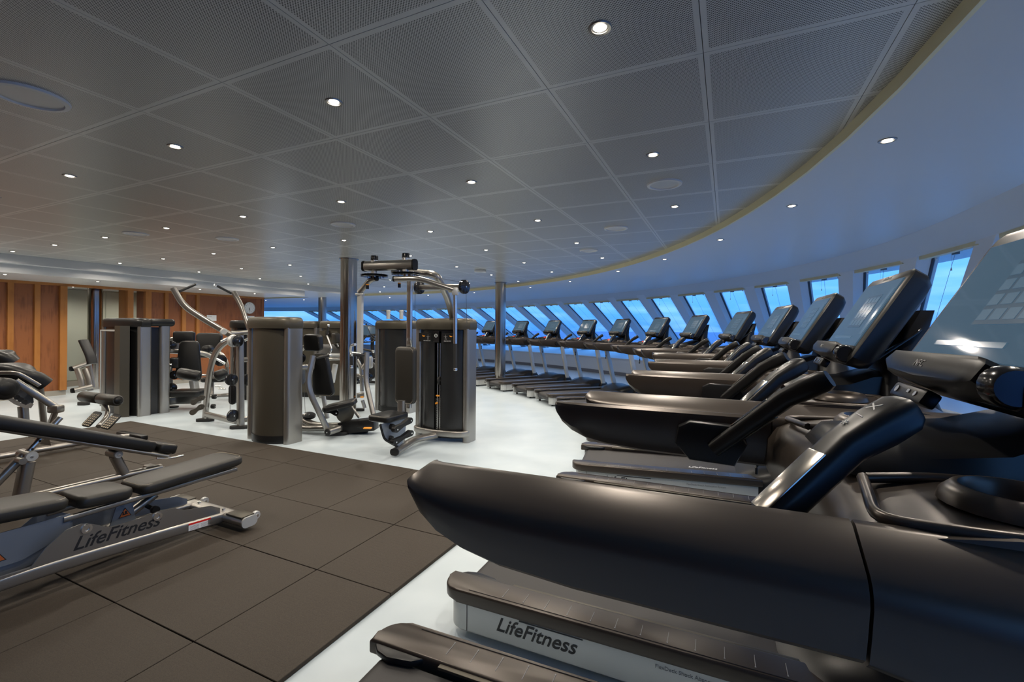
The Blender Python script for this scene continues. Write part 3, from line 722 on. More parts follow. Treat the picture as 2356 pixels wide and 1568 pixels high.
    bm = bmesh.new(); box(bm, (-.06, -.012, -.098), (.16, .03, .034), .006, M=TM); pp = obj('port_strip', bm, M['black'], h)
    bm = bmesh.new(); box(bm, (-.05, -.028, -.096), (.012, .002, .008), M=TM); lathe(bm, [(.008, 0), (.008, .002), (.005, .002)], TM @ axisM((-.11, -.027, -.098), (0, -1, 0)), n=12); lathe(bm, [(.006, 0), (.006, .002), (.003, .002)], TM @ axisM((-.015, -.027, -.098), (0, -1, 0)), n=12); obj('port', bm, M['chrome'], pp)
    bm = bmesh.new(); loft(bm, [[TM @ Vector((x, y, z)) for x, z in hplan(.11-ins, .02, .22, .05, .03)] for y, ins in ((.086, .0), (.11, .01))]); obj('back_cover', bm, M['gloss'], h, 40)
    bm = bmesh.new(); sweep(bm, [TM @ Vector((-.13, .10, .0)), TM @ Vector((-.13, .16, .17)), TM @ Vector((.13, .16, .17)), TM @ Vector((.13, .10, .0))], rrect(.03, .010, .004, 2), r=.03, up=TM.to_3x3() @ Vector((0, 1, 0))); obj('rear_bracket', bm, M['gloss'], h, 40)
    return t
TREADS = [  # x, y, heading (degrees from +x), label
 (-.681, 1.577, -22.9, 'black treadmill nearest the camera, its right handrail crossing the lower right of the frame'),
 (-.167, 2.646, -24.5, 'second treadmill from the camera, silver side panel with dark script lettering'),
 (.275, 3.66, -23.1, 'third treadmill from the camera, screen with a pale wavy reflection'),
 (.684, 4.70, -16.1, 'fourth treadmill from the camera, white lettering on its dark belt'),
 (.94, 5.767, -7.5, 'fifth treadmill from the camera in the curved row'),
 (.978, 6.919, 1.2, 'sixth treadmill from the camera, middle of the curved row'),
 (.882, 8.055, 9.2, 'seventh treadmill from the camera, lit menu on its screen'),
 (.581, 9.148, 18.3, 'eighth treadmill from the camera, silver uprights fully in view'),
 (.158, 10.116, 25.4, 'ninth treadmill from the camera, in front of the pale knee wall'),
 (-.466, 11.087, 31.9, 'tenth treadmill from the camera, its rear end just in front of the thin steel column'),
 (-1.207, 12.043, 36.6, 'eleventh treadmill from the camera, just beyond the thin steel column'),
 (-2.06, 12.9, 41.0, 'twelfth treadmill from the camera, its screen left of the thin steel column'),
 (-2.80, 13.6, 45.0, 'farthest treadmill of the curved row, half hidden by the fly machine'),
]
proto = make_treadmill('x')
for i, (x, y, h, lab) in enumerate(TREADS):
    o = proto if i == 0 else dup(proto)
    o.location = (x, y, 0); o.rotation_euler = (0, 0, math.radians(h-90)); o['label'] = lab
# ------------------------------------------------------------------ kit for the strength machines
UP = Vector((0, 0, 1)); EX = Vector((CT, -ST, 0)); NX = Vector((ST, CT, 0))
def V(*a): return Vector(a)
def pad(name, parent, c, x, y, w, h, t, mt='vinyl', bev=.02, stitch=True, taper=0):
    x = Vector(x).normalized(); z = x.cross(Vector(y)).normalized(); y = z.cross(x)
    Mx = frameM(c, x, y, z); bm = bmesh.new()
    bv = min(bev, t*.48)
    cr = min(w, h)*.18
    pl = rrect(w, h, cr, 4)
    if taper: pl = [(px*(1-taper*(py/h+.5)), py) for px, py in pl]
    loft(bm, [[Mx @ Vector((px*k, py*k, dz)) for px, py in pl] for dz, k in ((-t/2, 1-bv*1.6/min(w, h)), (-t/2+bv*.5, 1-.3*bv/min(w, h)), (-t/2+bv, 1), (t/2-bv, 1), (t/2-bv*.4, 1-.4*bv/min(w, h)), (t/2, 1-bv*2/min(w, h)))])
    o = obj(name, bm, M[mt], parent, 60, world=True)
    if stitch:
        bm = bmesh.new()
        loop = [Mx @ Vector((px*(1-bv*1.2/w), py*(1-bv*1.2/h), t/2-bv*.30)) for px, py in pl]; tube(bm, loop+[loop[0]], .0016, n=4, caps=False)
        for v in bm.verts: v.co -= parent.location
        obj('stitching', bm, M['thread'], o, 60)
    return o
def bar(name, parent, pts, prof=None, mt='silver', r=.08, up=(0, 0, 1), rad=None, n=5, sm=50, label=None):
    bm = bmesh.new()
    if rad: tube(bm, pts, rad, r=r, n=14)
    else: sweep(bm, pts, prof, up=up, r=r, n=n)
    return obj(name, bm, M[mt], parent, sm, world=True, label=label)
OV = rrect(.075, .055, .026, 4); OVB = rrect(.11, .075, .035, 4); RB = rrect(.06, .09, .02, 3); RS = rrect(.045, .06, .016, 3)
def endcap(parent, p, d, w=.10, h=.075, mt='black'):
    d = Vector(d).normalized(); bm = bmesh.new(); sweep(bm, [Vector(p), Vector(p)+d*.02], rrect(w+.006, h+.006, .034, 4)); return obj('end_cap', bm, M[mt], parent, 50, world=True)
def disc(name, parent, c, ax, r, t=.03, mt='gloss', groove=True, bolt=True):
    ax = Vector(ax).normalized(); bm = bmesh.new()
    pr = [(0, -t/2), (r*.86, -t/2), (r, -t*.38), (r, -t*.2), (r*.88, 0), (r, t*.2), (r, t*.38), (r*.86, t/2), (0, t/2)] if groove else [(0, -t/2), (r*.9, -t/2), (r, -t*.3), (r, t*.3), (r*.9, t/2), (0, t/2)]
    lathe(bm, pr, axisM(c, ax), n=24, caps=False); o = obj(name, bm, M[mt], parent, 40, world=True)
    if bolt:
        bm = bmesh.new(); lathe(bm, [(0, -t*.75), (.010, -t*.72), (.010, t*.72), (0, t*.75)], axisM(c, ax), n=8, caps=False)
        for v in bm.verts: v.co -= parent.location
        obj('bolt', bm, M['chrome'], o, 40)
    return o
def roller(parent, a, b, r, mt='vinyl', cap='black'):
    a, b = Vector(a), Vector(b); d = (b-a).normalized(); L_ = (b-a).length; bm = bmesh.new()
    lathe(bm, [(0, 0), (r*.8, 0), (r, .02), (r, L_-.02), (r*.8, L_), (0, L_)], axisM(a, d), n=22, caps=False)
    o = obj('roller_pad', bm, M[mt], parent, 50, world=True)
    bm = bmesh.new()
    for p, s in ((a, -1), (b, 1)): lathe(bm, [(0, s*.012), (r*.5, s*.010), (r*.62, 0), (r*.62, -s*.01)], axisM(p, d), n=18, caps=False)
    for v in bm.verts: v.co -= parent.location
    obj('roller_cap', bm, M[cap], o, 50, kind='stuff'); return o
def cable(parent, pts, r=.003, mt='cable'):
    bm = bmesh.new(); tube(bm, pts, r, n=5); return obj('cable', bm, M[mt], parent, 60, world=True)
def grip(parent, a, b, r=.017):
    a, b = Vector(a), Vector(b); o = bar('hand_grip', parent, [a, b], rad=r, mt='rubber', r=0)
    d = (b-a).normalized(); bm = bmesh.new(); lathe(bm, [(r*1.05, 0), (r*1.15, .006), (r*1.15, .026), (r*.7, .034), (0, .035)], axisM(b, d), n=12)
    for v in bm.verts: v.co -= parent.location
    obj('grip_end', bm, M['chrome'], o, 40); return o
def bone(parent, a, b, ax, r=.038, w=.03, mt='black'):
    a, b = Vector(a), Vector(b); ax = Vector(ax).normalized(); d = (b-a); L_ = d.length; d.normalize(); s = ax.cross(d).normalized()
    pl = []
    for k in range(9): t = math.radians(90+180*k/8); pl.append((r*math.cos(t), r*math.sin(t)))
    pl.append((L_/2, -r*.55))
    for k in range(9): t = math.radians(-90+180*k/8); pl.append((L_+r*math.cos(t), r*math.sin(t)))
    pl.append((L_/2, r*.55))
    bm = bmesh.new(); loft(bm, [[a+d*x+s*y+ax*z for x, y in pl] for z in (-w/2, w/2)]); o = obj('adjust_link', bm, M[mt], parent, 40, world=True)
    bm = bmesh.new()
    for q in (a, b): lathe(bm, [(.009, -w*.7), (.009, w*.7)], axisM(q, ax), n=8)
    for v in bm.verts: v.co -= parent.location
    obj('bolt', bm, M['chrome'], o, 40, kind='stuff'); return o
def foot(parent, c, d, l=.22, w=.09, h=.045):
    d = Vector(d); d.z = 0; d.normalize(); bm = bmesh.new(); Mx = frameM((c[0], c[1], 0), d, UP.cross(d), UP)
    prism(bm, rrect(l, w, w*.48, 5), 'z', .0, h, .008, M=Mx); return obj('foot', bm, M['rubber'], parent, 40, world=True)
def tower_parts(t, o, xd, w=.82, dp=.26, H=1.63, cap='shroud', shr='shroud', ring=False, bulge=.10, slot=False, label_face=False):
    """weight stack tower: o = floor centre, xd = direction of its width, front on the -y side"""
    xd = Vector(xd).normalized(); yd = UP.cross(xd)
    Mx = frameM((o[0], o[1], 0), xd, yd, UP)
    for s in (-1, 1):
        bm = bmesh.new(); sweep(bm, [Mx @ V(s*(w/2-.05), 0, 0), Mx @ V(s*(w/2-.05), 0, H-.14)], rrect(dp, .10, .045, 5), up=xd)
        obj('post', bm, M['silver'], t, 50, world=True)
    def hull(k, z, sh=0):                   # plan outline with bulged front and back
        o_ = []
        for s in (1, -1):
            for i in range(13):
                u = -1+2*i/12; x = s*u*(w/2)*k
                y = s*(-(dp/2)*k-bulge*k*(1-u*u)+ (0 if abs(u) < .99 else .03))
                o_.append(Mx @ V(x, y, z))
        return o_
    bm = bmesh.new(); loft(bm, [hull(1.0, H-.15), hull(1.015, H-.12), hull(1.015, H-.06), hull(.985, H-.025), hull(.93, H-.006), hull(.85, H)]); obj('top_cap', bm, M[cap], t, 45, world=True)
    for s in (-1, 1):                       # front and back shroud, curved sheets between the posts
        iw = w/2-.105; o1, o2 = [], []
        for i in range(13):
            u = -1+2*i/12; x = u*iw; y = s*(dp/2-.03+(bulge+.01)*(1-u*u)**.8)
            if slot and s < 0: pass
            o1.append((x, y)); o2.append((x, y-s*.012))
        segs = [(0, 12)]
        if slot and s < 0: segs = [(0, 5), (7, 12)]
        for a, b in segs:
            pl = o1[a:b+1]+o2[a:b+1][::-1]
            bm = bmesh.new(); prism(bm, pl, 'z', .09, H-.16, 0, M=Mx); sh_ = obj('shroud', bm, M[shr], t, 40, world=True)
        bm = bmesh.new(); pl = [(x*1.02, y+s*.006) for x, y in o1]+[(x*1.02, y-s*.02) for x, y in o2][::-1]; prism(bm, pl, 'z', .0 if not ring else .05, .10, 0, M=Mx); obj('shroud_base', bm, M['black'], t, 40, world=True)
        bm = bmesh.new(); pl = [(x*1.005, y-s*.004) for x, y in o1]+[(x, y-s*.03) for x, y in o2][::-1]; prism(bm, pl, 'z', H-.175, H-.145, 0, M=Mx); obj('shroud_trim', bm, M['black'], t, 40, world=True)
    bm = bmesh.new(); box(bm, (0, 0, H/2-.05), (w-.16, dp*.7, H-.2), 0, M=Mx); obj('stack_core', bm, M['gloss'], t, 0, world=True)
    if ring:
        pts = [Mx @ V(-(w/2-.02), -.02, .12)]+[Mx @ V(x, -(dp/2+.03+bulge*(1-(x/(w/2))**2)), .12) for x in [w/2*(-1+2*k/8) for k in range(1, 8)]]+[Mx @ V(w/2-.02, -.02, .12)]
        bar('base_ring', t, [pts[0]]+[Mx @ V(-(w/2-.02), -(dp/2+.02), .12)]+pts[1:-1]+[Mx @ V(w/2-.02, -(dp/2+.02), .12)]+[pts[-1]], rrect(.04, .08, .018, 4), r=.05)
    return Mx, yd

# ------------------------------------------------------------------ chest fly machine in the centre
t = thing('fly_machine', 'tall chest fly machine with overhead arms, brown back pad and black weight tower', 'exercise machine', G(-3.47, 4.9))
Mx, yd = tower_parts(t, G(-3.47, 5.24), EX, w=.86, dp=.24, shr='smoke', ring=True, slot=True, bulge=.09)
def TF(x, y, z): return Mx @ V(x, y, z)
def plate(name, c, w, h, mt, th=.006, par=t, Mq=None):
    bm = bmesh.new(); box(bm, c, (w, th, h), .001, M=Mq or Mx)
    return obj(name, bm, M[mt], par, 0, world=True)
yf = -(.12+.085)
pl_ = plate('exercise_placard', (-.185, yf-.014, 1.375), .20, .115, 'black'); pr_ = plate('exercise_placard', (.185, yf-.014, 1.375), .20, .115, 'black')
lb = plate('badge_plate', (0, yf-.022, 1.385), .085, .15, 'gloss')
bm = bmesh.new(); lathe(bm, [(.018, 0), (.024, .002), (.024, .004), (.018, .005)], axisM(TF(0, yf-.026, 1.40), -yd), n=20, caps=False); tube(bm, [TF(-.008, yf-.028, 1.392), TF(-.002, yf-.029, 1.404), TF(.003, yf-.029, 1.397), TF(.009, yf-.028, 1.41)], .002, n=5)
for v in bm.verts: v.co -= t.location
obj('badge', bm, M['whiteink'], lb, 40, kind='stuff')
def tloc(bm, par_world=t):
    for v in bm.verts: v.co -= t.location
def figure(x, z, col, pose):                # small printed exercise figures
    bm = bmesh.new(); y = yf-.0185
    def seg(a, b, w=.006): box(bm, (0, 0, 0), ((Vector(b)-Vector(a)).length, .0008, w), M=Mx @ Matrix.Translation((x+(a[0]+b[0])/2, y, z+(a[1]+b[1])/2)) @ Matrix.Rotation(-math.atan2(b[1]-a[1], b[0]-a[0]), 4, 'Y'))
    for a, b, w in pose: seg(a, b, w)
    tloc(bm); return bm
stand = [((0, .012), (0, -.012), .014), ((-.028, .004), (.028, .004), .004), ((-.005, -.012), (-.010, -.04), .005), ((.005, -.012), (.010, -.04), .005), ((0, .018), (0, .026), .008)]
torso = [((-.015, .01), (.012, .004), .016), ((.012, .004), (.022, .014), .008), ((-.015, .01), (-.02, .02), .006)]
for nm, x, mtn, ps, pp in (('printed_figure', -.135, 'greyink', stand, pl_), ('printed_figure', -.205, 'orange', torso, pl_), ('printed_figure', .145, 'greyink', stand, pr_), ('printed_figure', .225, 'orange', torso, pr_)):
    obj(nm, figure(x, 1.385, 0, ps), M[mtn], pp, 0, kind='stuff')
text('lettering', 'PECTORAL FLY', .016, M['whiteink'], pl_, Matrix.Translation(-t.location) @ Mx @ frameM((-.205, yf-.0195, 1.325), (1, 0, 0), (0, 0, 1), (0, -1, 0)))
text('lettering', 'REAR DELTOID', .016, M['whiteink'], pr_, Matrix.Translation(-t.location) @ Mx @ frameM((.12, yf-.0195, 1.325), (1, 0, 0), (0, 0, 1), (0, -1, 0)))
for s in (-.018, .022):
    bar('guide_rod', t, [TF(s, -.16, .1), TF(s, -.16, 1.30)], rad=.009, mt='chrome', r=0)
bm = bmesh.new()
for k in range(15): box(bm, (0, -.14, .13+.030*k), (.11, .05, .026), .002, M=Mx)
obj('weight_stack', bm, M['rubber'], t, 0, world=True, kind='stuff')
bm = bmesh.new()
for k in range(15): box(bm, (-.02, -.1665, .13+.030*k), (.016, .002, .008), 0, M=Mx)
obj('weight_mark', bm, M['whiteink'], t, 0, world=True, kind='stuff')
bm = bmesh.new(); box(bm, (-.005, -.175, .60), (.05, .02, .018), .005, M=Mx); obj('selector_pin', bm, M['orange'], t, 40, world=True)
bm = bmesh.new(); lathe(bm, [(0, .03), (.012, .03), (.014, 0)], axisM(TF(-.018, -.17, .50), -yd), n=12); obj('selector_knob', bm, M['orange'], t, 40, world=True)
disc('pulley', t, TF(.02, -.165, .80), EX, .055, .02, 'rubber')
# base beam, seat post, pads
bar('base_beam', t, [G(-3.47, 5.02, .085), G(-3.58, 4.72, .085), G(-3.47, 4.20, .062)], OVB, r=.12)
endcap(t, G(-3.47, 4.20, .062), G(-3.47, 4.1)-G(-3.5, 4.3))
bar('seat_post', t, [G(-3.56, 4.42, .06), G(-3.56, 4.42, .62)], RB, r=0, up=EX)
pad('seat_pad', t, G(-3.60, 4.24, .455), EX, NX, .31, .40, .075, 'vinyl')
pad('back_pad', t, G(-3.585, 4.535, .915), EX, UP, .285, .70, .085, 'vinyl_brown')
bar('mast', t, [G(-3.585, 4.60, .5), G(-3.585, 4.60, 1.24), G(-3.555, 4.56, 1.34), G(-3.555, 4.56, 2.20)], rrect(.05, .075, .022, 4), mt='chrome', r=.05, up=EX)
bm = bmesh.new(); pl4 = [(-.04, .42), (.40, .42), (.41, .36), (.34, .25), (.22, .15), (.10, .10), (.04, .12), (-.02, .26)]
Mq = frameM(G(-3.50, 4.40, 0), -NX, UP, EX)
loft(bm, [[Mq @ V(x, y, z) for x, y in pl4] for z in (-.006, .006)]); obj('adjust_plate', bm, M['bluegrey'], t, 0, world=True)
bar('plate_edge', t, [Mq @ V(.42, .42, 0), Mq @ V(.35, .24, 0), Mq @ V(.10, .09, 0)], rrect(.03, .012, .004, 2), mt='black', r=.05, up=EX)
for (a, b) in (((944, 970), (913, 991)), ((946, 999), (911, 1020))):
    bone(t, P(*a, 5.32), P(*b, 5.16), EX, .036, .05)
for q in ((905, 985), (902, 1012)): disc('adjust_knob', t, P(*q, 5.24), EX, .034, .05, 'black', groove=False)
# overhead beam, pivots and cams
bar('overhead_beam', t, [G(-4.08, 4.36, 2.265), G(-3.34, 4.36, 2.245)], rrect(.095, .125, .045, 5), r=0, up=UP)
endcap(t, G(-4.09, 4.36, 2.265), -EX, .095, .125); endcap(t, G(-3.34, 4.36, 2.245), EX, .095, .125)
for e in (-3.94, -3.46):
    bm = bmesh.new(); lathe(bm, [(0, 2.385), (.044, 2.385), (.046, 2.37), (.046, 2.33), (.04, 2.325)], Matrix.Translation(G(e, 4.36)), n=20); obj('pivot_cap', bm, M['gloss'], t, 40, world=True)
    bm = bmesh.new(); lathe(bm, [(.045, 2.33), (.045, 2.30), (.03, 2.29), (.03, 2.20), (.042, 2.19), (.042, 2.165), (.028, 2.155), (.028, 2.09)], Matrix.Translation(G(e, 4.36)), n=20, caps=False); obj('pivot_hub', bm, M['chrome'], t, 40, world=True)
    disc('cam', t, G(e, 4.36, 2.14), UP, .165, .030, 'gloss', bolt=False)
    bm = bmesh.new()
    for k in range(8): a = k*.785; lathe(bm, [(.008, -.028), (.008, .028)], Matrix.Translation(G(e+.11*math.cos(a), 4.36+.11*math.sin(a), 2.14)), n=8)
    obj('cam_bolt', bm, M['chrome'], t, 40, world=True, kind='stuff')
    bm = bmesh.new(); lathe(bm, [(0, 1.965), (.018, 1.965), (.018, 2.01)], Matrix.Translation(G(e+.02, 4.22)), n=12); obj('pull_pin', bm, M['gloss'], t, 40, world=True)
    bm = bmesh.new(); lathe(bm, [(.0185, 2.01), (.0185, 2.022)], Matrix.Translation(G(e+.02, 4.22)), n=12); obj('pin_band', bm, M['orange'], t, 40, world=True)
# right arm
A = [P(907, 645, 5.20), P(962, 643, 5.15), P(1043, 668, 5.20)]
bar('swing_arm', t, A, rrect(.062, .062, .03, 4), r=.1); endcap(t, A[0], A[0]-A[1], .06, .06)
B0, B1 = P(1046, 672, 5.2), P(1048, 792, 5.2)
bm = bmesh.new(); box(bm, B0, (.07, .06, .09), .014); obj('arm_clamp', bm, M['silver_light'], t, 40, world=True)
bar('handle_tube', t, [B0, B1], rad=.022, mt='chrome', r=0); grip(t, P(1048, 793, 5.2), P(1049, 848, 5.2), .020)
# left arm
A = [P(863, 645, 5.62), P(850, 648, 5.65), P(826, 678, 5.7)]
bar('swing_arm', t, A, rrect(.07, .062, .03, 4), r=.06); endcap(t, A[0], A[0]-A[1], .065, .06)
bm = bmesh.new(); box(bm, P(827, 682, 5.7), (.10, .07, .03), .008); obj('arm_clamp', bm, M['silver_light'], t, 40, world=True)
bar('handle_tube', t, [P(828, 683, 5.7), P(829, 817, 5.7)], rrect(.085, .05, .022, 4), mt='silver_light', r=0, up=NX)
bar('handle_bend', t, [P(832, 818, 5.68), P(806, 816, 5.65), P(808, 800, 5.5), P(818, 797, 5.4)], rad=.015, mt='chrome', r=.04)
grip(t, P(838, 822, 5.6), P(812, 821, 5.5), .018); grip(t, P(809, 818, 5.5), P(810, 845, 5.5), .018)
# arch down to the tower, cross bar with pulleys, cables
bar('arch', t, [G(-3.70, 4.38, 2.20), G(-3.42, 4.62, 2.18), P(1003, 633, 5.55), P(1030, 690, 5.85), TF(.1, .02, 1.62)], rrect(.085, .085, .04, 5), r=.14, up=EX)
C0, C1 = P(966, 664, 5.85), P(1064, 661, 5.45)
bar('pulley_bar', t, [C0, C1], rrect(.05, .07, .02, 3), r=0)
ax = (C1-C0).normalized()
for c in (C0, C1): disc('pulley', t, c-ax*.02 if c is C0 else c+ax*.02, ax, .085, .045, 'gloss')
cable(t, [P(954, 672, 5.85), P(954, 742, 5.9)]); cable(t, [P(1071, 668, 5.45), P(1074, 745, 5.75)])
cable(t, [P(955, 656, 5.85), P(870, 645, 5.6)]); cable(t, [P(1058, 650, 5.45), P(948, 632, 5.3)])

# ------------------------------------------------------------------ separate towers
def tower(label, o, xd=EX, group='weight towers of the strength machines', **k):
    tt = thing('weight_tower', label, 'exercise machine', (o[0], o[1], 0), group=group); tower_parts(tt, o, xd, **k); return tt
def cpx(u, v, D): q = P(u, v, D); return V(q.x, q.y, 0)
# chest press with the brown tower nearest the mat
t = thing('chest_press', 'seated chest press with black padded chair beside the brown tower at the mat edge', 'exercise machine', G(-5.0, 4.4))
tower_parts(t, G(-5.44, 4.14), EX, w=.80, dp=.25, bulge=.11)
bar('cross_beam', t, [P(668, 852, 6.0), P(722, 850, 6.35)], rrect(.05, .075, .02, 3), r=0)
hx = (P(742, 800, 6.5)-P(700, 800, 6.25)).normalized()
XD = Vector((.55, -.84, 0)).normalized(); YD = Vector((-.12, .0, .97)).normalized()   # chair faces camera-right
XW = (EX*.45+NX*.9).normalized()*-1; 
XW = -(NX*.72+EX*-.10).normalized(); XW = Vector((-.62, -.78, 0)).normalized()*-1
XW = Vector((.80, -.18, 0)).normalized()
tl = Vector((-.22, -.10, 1)).normalized()
pad('head_pad', t, P(721, 794, 6.45), XW, tl, .26, .235, .10)
pad('back_pad', t, P(743, 868, 6.42), XW, Vector((-.26, -.10, 1)), .33, .60, .085, taper=.38)
pad('seat_pad', t, P(786, 937, 6.3), Vector((.15, -.9, 0)), Vector((.95, .15, .22)), .32, .42, .075)
bar('seat_stem', t, [P(745, 912, 6.6), P(756, 968, 6.6)], RS, r=0, mt='silver_light'); 
bar('rear_post', t, [P(708, 798, 6.75), P(684, 820, 6.85), P(680, 860, 6.85), P(679, 960, 6.85)], OV, r=.12)
bar('rear_post', t, [P(688, 850, 6.8), P(688, 968, 6.8)], RB, r=0)
disc('pulley', t, P(692, 830, 6.55), Vector((.5, -.86, 0)), .072, .04)
bm = bmesh.new(); Mq = axisM(P(694, 872, 6.6), Vector((.35, -.93, 0))); prism(bm, rrect(.115, .24, .055, 5), 'z', -.008, .008, 0, M=Mq); obj('pulley_plate', bm, M['bluegrey'], t, 30, world=True)
bar('press_arm', t, [P(722, 824, 6.05), P(710, 880, 6.0), P(716, 912, 6.0), P(760, 1000, 6.15)], OV, r=.16, up=XD)
bar('press_arm', t, [P(845, 815, 6.75), P(843, 880, 6.7), P(862, 958, 6.6)], OV, r=.14, up=XD)
grip(t, P(728, 830, 6.05), P(758, 823, 6.15)); grip(t, P(838, 808, 6.8), P(858, 812, 6.7))
bar('handle_bend', t, [P(757, 823, 6.3), P(764, 808, 6.3), P(752, 778, 6.35)], rad=.013, mt='chrome', r=.04); grip(t, P(752, 776, 6.35), P(755, 757, 6.35), .015)
bar('pivot_tube', t, [P(756, 1000, 6.05), P(782, 991, 6.25)], rad=.048, r=0); disc('pivot_cap', t, P(757, 1000, 6.02), P(756, 1000, 6.05)-P(782, 991, 6.25), .046, .02, 'black', groove=False)
bar('base_frame', t, [P(680, 958, 6.7), P(725, 985, 6.5), P(800, 983, 6.45)], OVB, r=.15); bar('base_frame', t, [P(676, 978, 6.55), P(700, 992, 6.45), P(790, 990, 6.35)], OVB, r=.15)
bm = bmesh.new(); box(bm, (0, 0, 0), (.52, .20, .17), .02, M=frameM(P(828, 980, 6.45)-V(0, 0, .02), Vector((.94, -.05, .12)).normalized(), Vector((.05, .99, 0)), Vector((-.12, 0, .99)))); obj('pivot_housing', bm, M['black'], t, 40, world=True)
foot(t, P(778, 1003, 6.35), (.9, .2, 0), .30, .12); foot(t, P(830, 992, 6.5), (.9, .2, 0), .24, .12); foot(t, P(690, 985, 6.9), (.9, .2, 0), .2, .1)
bar('foot_link', t, [P(810, 940, 6.5), P(830, 965, 6.5)], rad=.022, r=0); bar('foot_lever', t, [P(822, 985, 6.3), P(842, 990, 6.2)], rad=.008, mt='black', r=0)
bm = bmesh.new(); box(bm, (0, 0, 0), (.11, .06, .018), .008, M=Matrix.Translation(P(849, 989, 6.15))); obj('foot_lever_tip', bm, M['orange'], t, 40, world=True)
bm = bmesh.new(); box(bm, (0, 0, 0), (.07, .05, .025), .01, M=Matrix.Translation(P(812, 934, 6.25))); obj('seat_lever', bm, M['orange'], t, 40, world=True)
bone(t, P(750, 948, 6.3), P(775, 955, 6.25), XD, .04, .05); disc('adjust_plate', t, P(797, 957, 6.42), XD, .12, .02, 'shroud', groove=False, bolt=False)
cable(t, [P(700, 880, 6.6), P(705, 955, 6.6)]); disc('pulley', t, P(714, 962, 6.6), Vector((.2, -.3, 1)), .09, .03)

# ------------------------------------------------------------------ lat pulldown frame with raised arms
t = thing('pulldown_machine', 'silver pulldown frame with two raised curved arms in front of the wood wall', 'exercise machine', G(-7.0, 4.4))
pu = Vector((.4, -.9, 0))
bar('front_leg', t, [P(475, 972, 7.2), P(481, 875, 7.15), P(497, 812, 7.1), P(536, 783, 6.95)], rrect(.06, .10, .025, 4), r=.22, up=EX)
bar('main_post', t, [P(557, 992, 6.72), P(552, 780, 6.75)], rrect(.085, .085, .02, 4), r=0, up=EX)
bar('base_beam', t, [P(476, 962, 7.15), P(546, 978, 6.78)], rrect(.05, .085, .02, 3), r=0)
bar('base_beam', t, [P(556, 975, 6.8), P(606, 966, 6.95)], rrect(.05, .085, .02, 3), r=0)
foot(t, P(475, 980, 7.2), (1, .15, 0), .26, .10); foot(t, P(554, 996, 6.70), (1, .15, 0), .26, .10)
bar('head_beam', t, [P(532, 776, 6.7), P(596, 770, 6.9)], rrect(.065, .065, .025, 4), r=0)
bar('mid_beam', t, [P(558, 836, 6.8), P(600, 834, 6.95)], rrect(.04, .07, .015, 3), r=0)
LA = [P(397, 673, 6.55), P(421, 714, 6.6), P(470, 745, 6.65), P(537, 783, 6.7)]
bar('lever_arm', t, LA, rrect(.055, .085, .026, 4), r=.2); grip(t, P(411, 681, 6.6), P(447, 665, 6.9), .018)
RA = [P(537, 682, 7.3), P(556, 715, 7.2), P(566, 745, 7.1), P(580, 783, 7.0)]
bar('lever_arm', t, RA, rrect(.055, .085, .026, 4), r=.2); grip(t, P(530, 683, 7.2), P(496, 666, 6.9), .018)
for u, v, D in ((514, 772, 6.65), ): disc('counterweight', t, P(u, v, D), (.7, -.7, 0), .042, .09, 'silver_light', groove=False, bolt=False)
disc('head_pulley', t, P(537, 793, 6.6), (.95, -.3, 0), .088, .06, 'silver_light', groove=False); disc('pulley', t, P(548, 793, 6.62), (.95, -.3, 0), .082, .04)
bar('pull_pin', t, [P(509, 795, 6.6), P(528, 785, 6.65)], rad=.018, mt='chrome', r=0); bar('pull_pin', t, [P(562, 792, 6.6), P(574, 786, 6.65)], rad=.018, mt='chrome', r=0)
roller(t, P(412, 868, 6.95), P(461, 876, 7.0), .082); roller(t, P(497, 876, 7.2), P(522, 866, 7.3), .082); bar('roller_rod', t, [P(462, 873, 7.15), P(480, 872, 7.15)], rad=.014, mt='chrome', r=0)
disc('pulley', t, P(534, 882, 6.55), (.85, -.5, 0), .085, .045); disc('pulley', t, P(572, 882, 6.85), (.75, -.66, 0), .085, .045); disc('pulley', t, P(538, 965, 6.62), (.95, -.3, 0), .088, .045)
cable(t, [P(536, 800, 6.55), P(533, 868, 6.55)]); cable(t, [P(546, 800, 6.6), P(541, 872, 6.6)]); cable(t, [P(577, 836, 6.85), P(571, 870, 6.85)]); cable(t, [P(531, 895, 6.6), P(532, 962, 6.6)])
bm = bmesh.new(); Mq = axisM(P(538, 916, 6.9), Vector((.2, -.97, 0))); prism(bm, rrect(.10, .30, .045, 5), 'z', -.03, .03, .01, M=Mq); obj('side_cover', bm, M['black'], t, 40, world=True)
for (a, b) in (((466, 925), (449, 935)), ((465, 946), (447, 958))): bone(t, P(*a, 7.0), P(*b, 6.95), (.3, -.95, 0), .042, .05, 'shroud')
for (u, v) in ((495, 922), (493, 944)): disc('adjust_knob', t, P(u, v, 7.2), (1, .1, 0), .038, .05, 'black', groove=False)

